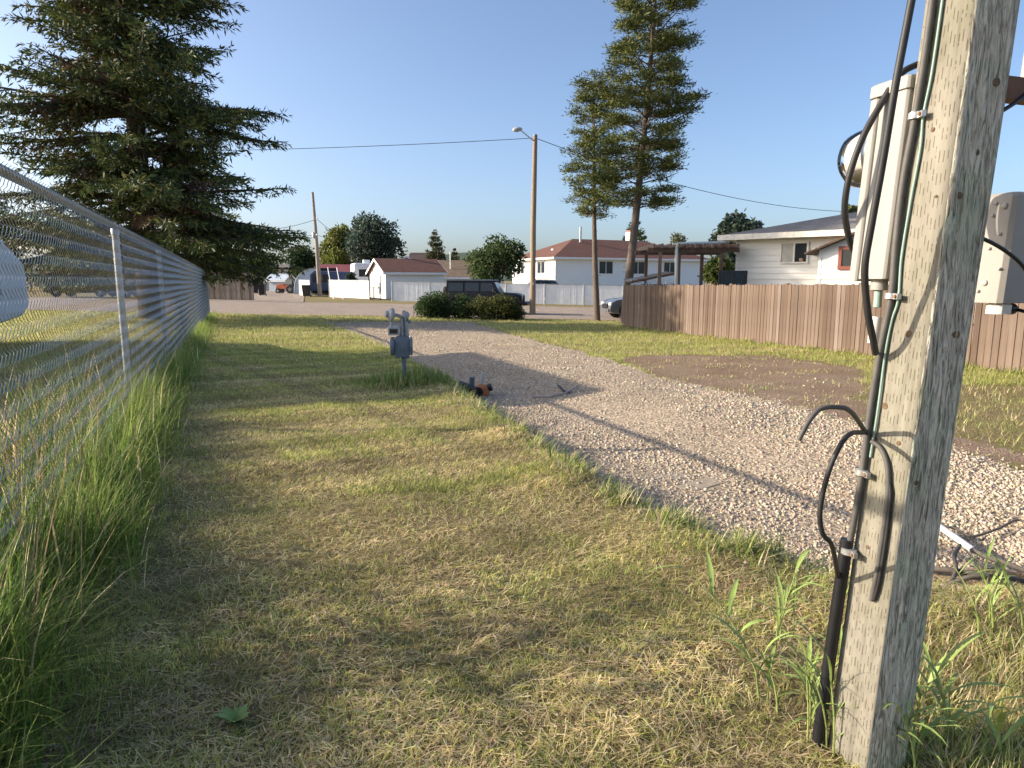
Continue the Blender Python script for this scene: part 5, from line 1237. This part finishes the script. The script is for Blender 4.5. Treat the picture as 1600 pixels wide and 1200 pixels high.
def gate():
    p = place(577, 56); root = empty('iron_gate', p, R(10), 'dark narrow iron gate between the sun tinted fence and the garage', 'gate')
    for x in (.02, .9): tube('gate_post', M_black, root, [(x, 0, 0), (x, 0, 2.0)], .045, 6)
    for k in range(6): tube('bar', M_black, root, [(.12+k*.13, 0, .1), (.12+k*.13, 0, 1.0)], .018, 5)
    tube('rail', M_black, root, [(.02, 0, 1.0), (.9, 0, 1.0)], .025, 5); tube('rail', M_black, root, [(.02, 0, .12), (.9, 0, .12)], .025, 5)
gate()
def trailer():
    # travel trailer parked beyond the chain link, nose to the right
    y = 12.7; xn = gx(42, y); p = Vector((xn, y, float(base_z(xn, y)))); root = empty('travel_trailer', p, R(36), 'white travel trailer with a sloped nose behind the chain link fence', 'trailer')
    zt = hz(352, y)-p.z
    MB().extrude([(-5.6, .45), (-.55, .45), (-.12, .62), (0, .85), (-.02, hz(415, y)-p.z), (-.42, zt-.12), (-.62, zt), (-5.4, zt), (-5.6, zt-.2)], 0, 2.3).build('shell', mk('trailer_white', (.66, .68, .70), .4, .05, 3), root, bevel=.05)
    box('side_window', M_glass, root, -2.6, -1.6, -.03, -.002, 1.3, 1.9); box('entry_door', M_white, root, -4.4, -3.7, -.03, -.002, .6, 2.3)
    box('stripe', mk('grey_stripe', (.3, .33, .38)), root, -5.4, -.4, -.012, -.002, 1.0, 1.12)
    for x in (-3.4, -2.5): MB().lathe([(.20, -.06), (.33, -.05), (.34, .05), (.33, .14), (.18, .15)], (x, .05, .33), (0, -1, 0), 18).build('wheel', M_rubber, root, smooth=True)
    box('axle_block', M_black, root, -3.5, -2.4, .4, 1.9, .28, .449)
trailer()
def neighbour():
    # neighbour's house left of the fence; it throws the broad shadow over the lawn
    a = Vector((-10.6, 8.75, 0)); p = Vector((a.x, a.y, float(base_z(a.x, a.y)))); rz = math.atan2(LOT.y, LOT.x)
    root = empty('neighbour_house', p, rz, 'raised cream house beyond the chain link that shades the lawn', 'house')
    W, D, He = 4.4, 8, 4.25
    lap_wall('wall', M_cream, root, W, D, He, .22); roof_hip(root, W, D, He, 1.0, .45, R_grey)
    window(root, 1.2, 2.8, 2.4, 3.6)
neighbour()

# ------------------------------------------------------------------ vehicles
M_tyre = mk('tyre', (.018, .018, .018), .85, .3, 30); M_rim = mk('alloy_rim', (.42, .43, .44), .35, .1, 10, metal=.8)
M_lamp = mk('lamp_lens', (.6, .6, .58), .15, .05, 10); M_red = mk('tail_lens', (.28, .02, .02), .2, .1, 10)
def paint(name, c, rough=.22):
    m, t, b = nodes(name); b.inputs['Base Color'].default_value = (*c, 1); b.inputs['Roughness'].default_value = rough; b.inputs['Coat Weight'].default_value = .6; b.inputs['Coat Roughness'].default_value = .08; return m
def wheel(root, x, y, r, side, w_=.22):
    t = MB().lathe([(r*.62, -w_*.5), (r*.93, -w_*.5), (r, -w_*.32), (r, w_*.32), (r*.93, w_*.5), (r*.62, w_*.5)], (x, y, r), (0, side, 0), 26).build('wheel', M_tyre, root, smooth=True)
    MB().lathe([(r*.63, w_*.30), (r*.60, w_*.47), (r*.50, w_*.42), (r*.2, w_*.44), (r*.08, w_*.5)], (x, y, r), (0, side, 0), 20).build('rim', M_rim, t, smooth=True)
    for k in range(5):
        a = k*1.2566; MB().box(-.03, .03, 0, r*.52, -.012, .012, Matrix.Translation((x, y+side*w_*.46, r)) @ Matrix.Rotation(a, 4, 'Y') @ Matrix.Rotation(math.pi/2, 4, 'X')).build('spoke', M_rim, t)
def suv(name, loc, rz, col, label, L=4.6, Wd=1.8, Ht=1.62, group=None):
    root = empty(name, loc, rz, label, 'car', group); P_ = paint(name+'_paint', col); hw = Wd/2
    body = [(0, .35), (.02, .55), (.06, .78), (.35, .92), (1.15, 1.02), (L-.12, 1.08), (L, .8), (L-.02, .4), (L-.25, .28), (.25, .26)]
    b = MB().extrude(body, -hw, hw).build('body', P_, root, smooth=True, bevel=.05)
    V = []; lo = [(1.05, 1.0), (1.8, Ht-.05), (2.2, Ht), (L-.9, Ht-.02), (L-.2, 1.05)]
    m = MB(); n = len(lo)
    vs = [(x, -hw+.06+.22*(z-1)/.62, z) for x, z in lo]+[(x, hw-.06-.22*(z-1)/.62, z) for x, z in lo]
    m.add(vs, [tuple(range(n)), tuple(reversed(range(n, 2*n)))]+[(i, n+i, n+(i+1) % n, (i+1) % n) for i in range(n)]); m.build('cabin', P_, root, smooth=True)
    def pane(name, poly, side):
        off = .012; vs = []
        for x, z in poly: vs.append((x, side*(hw-.06-.22*(z-1)/.62+off), z))
        for x, z in poly: vs.append((x, side*(hw-.06-.22*(z-1)/.62-.02), z))
        k = len(poly); MB().add(vs, [tuple(range(k)), tuple(reversed(range(k, 2*k)))]+[(i, k+i, k+(i+1) % k, (i+1) % k) for i in range(k)]).build(name, M_glass, root)
    for s in (-1, 1):
        pane('side_window', [(1.28, 1.07), (1.86, Ht-.13), (2.35, Ht-.10), (2.35, 1.08)], s); pane('side_window', [(2.45, 1.08), (2.45, Ht-.10), (3.3, Ht-.12), (3.35, 1.1)], s)
        pane('side_window', [(3.45, 1.1), (3.4, Ht-.13), (L-.98, Ht-.16), (L-.45, 1.12)], s)
        MB().cbox(1.22, 1.40, s*(hw+.10)-.09, s*(hw+.10)+.09, .98, 1.13, .03).build('mirror', M_black if col[0] > .1 else P_, root)
        MB().cbox(.03, .42, s*(hw-.22)-.2, s*(hw-.22)+.2, .66, .80, .03).build('headlight', M_lamp, root); MB().cbox(L-.16, L+.01, s*(hw-.16)-.12, s*(hw-.16)+.12, .75, 1.0, .02).build('tail_light', M_red, root)
        for x in (.85, L-.95):
            MB().lathe([(.40, -.10), (.40, .004), (.36, .006)], (x, s*hw, .37), (0, s, 0), 24).build('wheel_arch', M_black, root, smooth=True); wheel(root, x, s*(hw-.095), .34, s)
        for x in (2.2, 3.2): box('door_handle', M_rim, root, x-.09, x+.09, min(s*(hw+.003), s*(hw+.03)), max(s*(hw+.003), s*(hw+.03)), .92, .95)
    MB().add([(1.13, -hw+.15, 1.06), (1.13, hw-.15, 1.06), (1.77, hw-.28, Ht-.09), (1.77, -hw+.28, Ht-.09)], [(0, 1, 2, 3)]).build('windscreen', M_glass, root).location = (-.02, 0, .015)
    box('grille', M_black, root, -.02, .03, -.45, .45, .5, .72); box('bumper', P_, root, -.06, .02, -hw+.1, hw-.1, .33, .48)
    for s in (-.55, .55): tube('roof_rail', M_black, root, [(2.0, s, Ht+.03), (L-1, s, Ht+.03)], .025, 6)
    return root
def jeep():
    y = 35.5; x = gx(826, y); p = Vector((x, y+1.0, float(base_z(x, y))+.02)); root = empty('off_road_car', p, R(172), 'black boxy off road car parked behind the shrubs', 'car')
    # local x runs from the front bumper backwards
    P_ = mk('black_paint', (.006, .007, .010), .38, .1, 3, spec=.35); L, hw, Ht = 4.35, .80, 1.84
    MB().extrude([(.25, .55), (.25, 1.0), (.55, 1.10), (1.5, 1.16), (L, 1.18), (L, .55), (L-.3, .45), (1.2, .45)], -hw, hw).build('body', P_, root, smooth=True, bevel=.04)
    m = MB(); lo = [(1.42, 1.16), (1.80, Ht-.12), (1.85, Ht-.08), (L-.05, Ht-.08), (L, 1.17)]; n = len(lo); ins = lambda z: hw-.01-.10*(z-1.16)/.6
    m.add([(a, -ins(z), z) for a, z in lo]+[(a, ins(z), z) for a, z in lo], [tuple(range(n)), tuple(reversed(range(n, 2*n)))]+[(i, n+i, n+(i+1) % n, (i+1) % n) for i in range(n)]); m.build('cabin', P_, root)
    MB().cbox(1.72, L+.04, -.76, .76, Ht-.078, Ht, .04).build('hard_top', mk('sky_lit_black_top', (.07, .08, .10), .45, .15, 5), root, bevel=.01)  # paler blue grey painted in for sky light on the black roof
    def pane(poly, s):
        vs = [(a, s*(ins(z)+.010), z) for a, z in poly]+[(a, s*(ins(z)-.02), z) for a, z in poly]; k = len(poly)
        MB().add(vs, [tuple(range(k)), tuple(reversed(range(k, 2*k)))]+[(i, k+i, k+(i+1) % k, (i+1) % k) for i in range(k)]).build('side_window', M_glass, root)
    for s in (-1, 1):
        pane([(1.66, 1.22), (1.88, Ht-.17), (2.45, Ht-.15), (2.45, 1.22)], s); pane([(2.55, 1.22), (2.55, Ht-.15), (3.3, Ht-.15), (3.3, 1.22)], s); pane([(3.42, 1.22), (3.42, Ht-.15), (L-.15, Ht-.15), (L-.12, 1.22)], s)
        for x_ in (.85, L-.75):
            MB().extrude([(x_-.55, .62), (x_-.42, .90), (x_-.2, 1.0), (x_+.2, 1.0), (x_+.45, .88), (x_+.58, .58), (x_+.52, .58), (x_+.40, .82), (x_+.18, .93), (x_-.18, .93), (x_-.38, .83), (x_-.49, .62)], min(s*.79, s*.98), max(s*.79, s*.98)).build('fender_flare', M_black, root)
            wheel(root, x_, s*.82, .40, s, .26)
        MB().lathe([(.09, 0), (.09, .03), (.03, .04)], (.26, s*.5, .92), (-1, 0, 0), 16).build('headlight', M_lamp, root, smooth=True)
        MB().cbox(1.62, 1.78, s*.92-.09, s*.92+.09, 1.2, 1.36, .03).build('mirror', M_black, root); box('tail_light', M_red, root, L-.02, L+.04, s*.68-.07, s*.68+.07, .95, 1.18)
        for x_ in (2.35, 3.2): box('door_handle', M_black, root, x_-.08, x_+.08, min(s*.802, s*.83), max(s*.802, s*.83), 1.05, 1.09)
    for k in range(7): box('grille_slot', M_rubber, root, .235, .249, -.33+k*.11-.03, -.33+k*.11+.03, .66, .95)
    MB().cbox(-.05, .25, -.85, .85, .48, .66, .03).build('bumper', M_black, root); MB().cbox(L+.002, L+.2, -.8, .8, .5, .64, .03).build('bumper', M_black, root)
    MB().add([(1.52, -.66, 1.22), (1.52, .66, 1.22), (1.76, .62, Ht-.16), (1.76, -.62, Ht-.16)], [(0, 1, 2, 3)]).build('windscreen', M_glass, root).location = (-.03, 0, .01)
    t = MB().lathe([(.2, 0), (.38, 0), (.40, .06), (.40, .18), (.37, .24), (.2, .24)], (L+.02, .05, 1.08), (1, 0, 0), 24).build('spare_wheel', M_tyre, root, smooth=True); MB().lathe([(.2, .24), (.18, .245), (.05, .25)], (L+.02, .05, 1.08), (1, 0, 0), 16).build('rim', M_rim, t, smooth=True)
    box('rear_window', M_glass, root, L-.01, L+.015, -.55, .55, 1.28, Ht-.17)
jeep()
def cars():
    y = 33.6; x = gx(946, y); suv('parked_car', Vector((x, y, float(base_z(x, y))+.02)), R(8), (.10, .105, .115), 'grey car nosing out behind the end of the brown fence')
    y = 50; x = gx(78, y); suv('parked_car', Vector((x, y, float(base_z(x, y))+.02)), R(4), (.015, .02, .035), 'dark car seen through the chain link on the far side of the road', 4.9, 1.85, 1.75)
    y = 51; x = gx(186, y); suv('parked_car', Vector((x, y, float(base_z(x, y))+.02)), R(4), (.03, .03, .05), 'second dark car parked behind the dark car across the road', 4.7, 1.85, 1.6)
    y = 58; x = gx(800, y); suv('parked_car', Vector((x, y, float(base_z(x, y))+.02)), R(10), (.10, .11, .13), 'car roof showing above the long white slatted fence', 4.5, 1.8, 1.85)
cars()
def bins():
    for u, v, y, rz, lab in ((409, 463, 63, .1, 'black wheeled bin by the lane beside the grey board fence'), (398, 456, 70, .4, 'farther black wheeled bin behind the first bin'), (478, 463, 62, -.1, 'black wheeled bin against the white slatted panel')):
        p = place(u, y); root = empty('wheeled_bin', p, rz, lab, 'bin', 'wheeled bins along the lane')
        m = MB(); m.add([(-.24, -.28, .08), (.24, -.28, .08), (.24, .24, .08), (-.24, .24, .08), (-.30, -.36, 1.0), (.30, -.36, 1.0), (.30, .36, 1.0), (-.30, .36, 1.0)], [(0, 3, 2, 1), (4, 5, 6, 7), (0, 1, 5, 4), (1, 2, 6, 5), (2, 3, 7, 6), (3, 0, 4, 7)]); m.build('body', M_black, root, bevel=.02)
        MB().cbox(-.32, .32, -.38, .40, 1.002, 1.08, .03).build('lid', M_black, root); tube('handle', M_black, root, [(-.25, .44, .98), (.25, .44, .98)], .02, 6)
        for s in (-1, 1): MB().lathe([(.10, -.03), (.10, .03)], (s*.27, .26, .10), (1, 0, 0), 14).build('wheel', M_rubber, root, smooth=True)
bins()
def tractor():
    p = place(446, 74); root = empty('garden_tractor', p, R(-8), 'small orange garden tractor beside the arched shelter', 'tractor'); Mo = mk('orange_paint', (.42, .11, .04), .45, .15, 6)
    MB().extrude([(-1.0, .5), (-.9, .95), (-.1, 1.05), (.1, .8), (.9, .8), (.9, .45)], -.4, .4).build('hood', Mo, root, bevel=.05)
    MB().cbox(.45, .95, -.28, .28, .85, 1.0, .04).build('seat', M_black, root); box('backrest', M_black, root, .85, .97, -.28, .28, 1.002, 1.4); tube('steering_wheel', M_black, root, [(.15, 0, .9), (.3, 0, 1.25)], .03, 6)
    for s in (-1, 1): wheel(root, -.7, s*.45, .28, s, .18); wheel(root, .75, s*.5, .45, s, .28)
    MB().cbox(1.1, 2.1, -.4, .4, .35, .75, .05).build('mower_deck', M_black, root)
tractor()

# ------------------------------------------------------------------ poles and overhead wires
M_pole = mk('pole_timber', (.28, .215, .15), .9, .2, 8, stretch=(1, 1, .15), bmp=.4, bscale=30)
M_poleg = mk('pole_timber_grey', (.32, .26, .21), .9, .2, 8, stretch=(1, 1, .15), bmp=.4, bscale=30)
SLP = G(832, 492); SLP.z = float(base_z(SLP.x, SLP.y))
def light_pole():
    p = SLP; root = empty('street_light_pole', p, 0, 'tall wooden street light pole beside the black off road car', 'street light'); y = p.y
    zt = hz(212, y)-p.z
    tube('pole', M_pole, root, [(0, 0, -.3), (.02, 0, zt*.5), (.10, 0, zt)], [.165, .145, .115], 14)
    MB().lathe([(.122, 0), (.10, .05), (.03, .09)], (.10, 0, zt), (0, 0, 1), 12).build('pole_cap', M_galv, root, smooth=True)
    a = at(808, 202, y-.6)-p; e = Vector((.0, -.02, zt-.25))
    tube('arm', mk('pale_arm', (.62, .64, .66), .4, .06, 5, metal=.3), root, spline([e, e+(a-e)*.55+Vector((0, 0, .05)), a+Vector((.10, 0, .02))], 5), .035, 8)
    MB().lathe([(.03, -.14), (.09, -.06), (.12, .1), (.10, .28), (.03, .36)], a+Vector((.12, 0, .0)), (-1, -.15, -.12), 16).build('lamp_head', mk('lamp_grey', (.42, .43, .43), .45, .08, 6), root, smooth=True)
    MB().lathe([(.09, 0), (.08, -.05), (.03, -.08)], a+Vector((-.02, 0, -.06)), (0, 0, 1), 14).build('lamp_lens', M_lamp, root, smooth=True)
    box('number_tag', M_white, root, -.01, .05, -.16, -.152, 1.6, 1.7)
    return p+Vector((.09, -.05, zt-.12))
W1 = light_pole()
def utility_pole():
    y = 64; p = place(499, y); root = empty('utility_pole', p, 0, 'slim grey wooden utility pole by the arched shelter', 'utility pole'); zt = hz(300, y)-p.z
    tube('pole', M_poleg, root, [(0, 0, -.3), (-.10, 0, zt*.5), (-.28, 0, zt)], [.22, .17, .115], 12)
    for v in (342, 368): MB().lathe([(.05, 0), (.07, .08), (.04, .16)], at(495, v, y-.2)-p, (0, 0, 1), 10).build('insulator', M_white, root, smooth=True)
    MB().lathe([(.14, 0), (.15, .1), (.15, .5), (.10, .55)], at(490.5, 372, y)-p, (0, 0, 1), 12).build('line_box', M_galv, root, smooth=True)
    return y
uy = utility_pole()
def wire(name, a, b, sag, r, label):
    pts = []
    for i in range(25): t = i/24; q = a+(b-a)*t; q = q-Vector((0, 0, 4*sag*t*(1-t))); pts.append(q)
    o = MB().tube(pts, r, 5).build(name, M_rubber, None, smooth=True); tag(o, label, 'wire')
wire('overhead_wire', W1, at(300, 236, 40), .1, .016, 'overhead wire running left from the street light pole behind the spruce')
wire('overhead_wire', W1, at(1345, 331, 52), .9, .018, 'overhead wire running right from the street light pole over the white house')
for (u, v, y, u2, v2, y2, sg, lab) in ((493, 343, 64, 380, 360, 60, .3, 'upper wire from the utility pole towards the spruce'), (496, 343, 64, 560, 378, 90, .5, 'upper wire from the utility pole down behind the poplar'), (492, 368, 64, 440, 392, 62, .2, 'lower wire slanting from the utility pole down behind the spruce'), (494, 366, 64, 400, 372, 62, .2, 'lower level wire from the utility pole into the spruce'), (497, 368, 64, 680, 395, 110, .8, 'lower wire from the utility pole over the garage roof')):
    wire('overhead_wire', at(u, v, y), at(u2, v2, y2), sg, .02, lab)
for u, u2, lab in ((512, 521, 'left guy rod leaning on the sun tinted slatted fence'), (526, 536, 'right guy rod leaning on the sun tinted slatted fence')):
    o = MB().tube([at(u, 418, 62), at(u2, 468, 57)], .03, 6).build('guy_rod', M_white, None, smooth=True); tag(o, lab, 'rod')
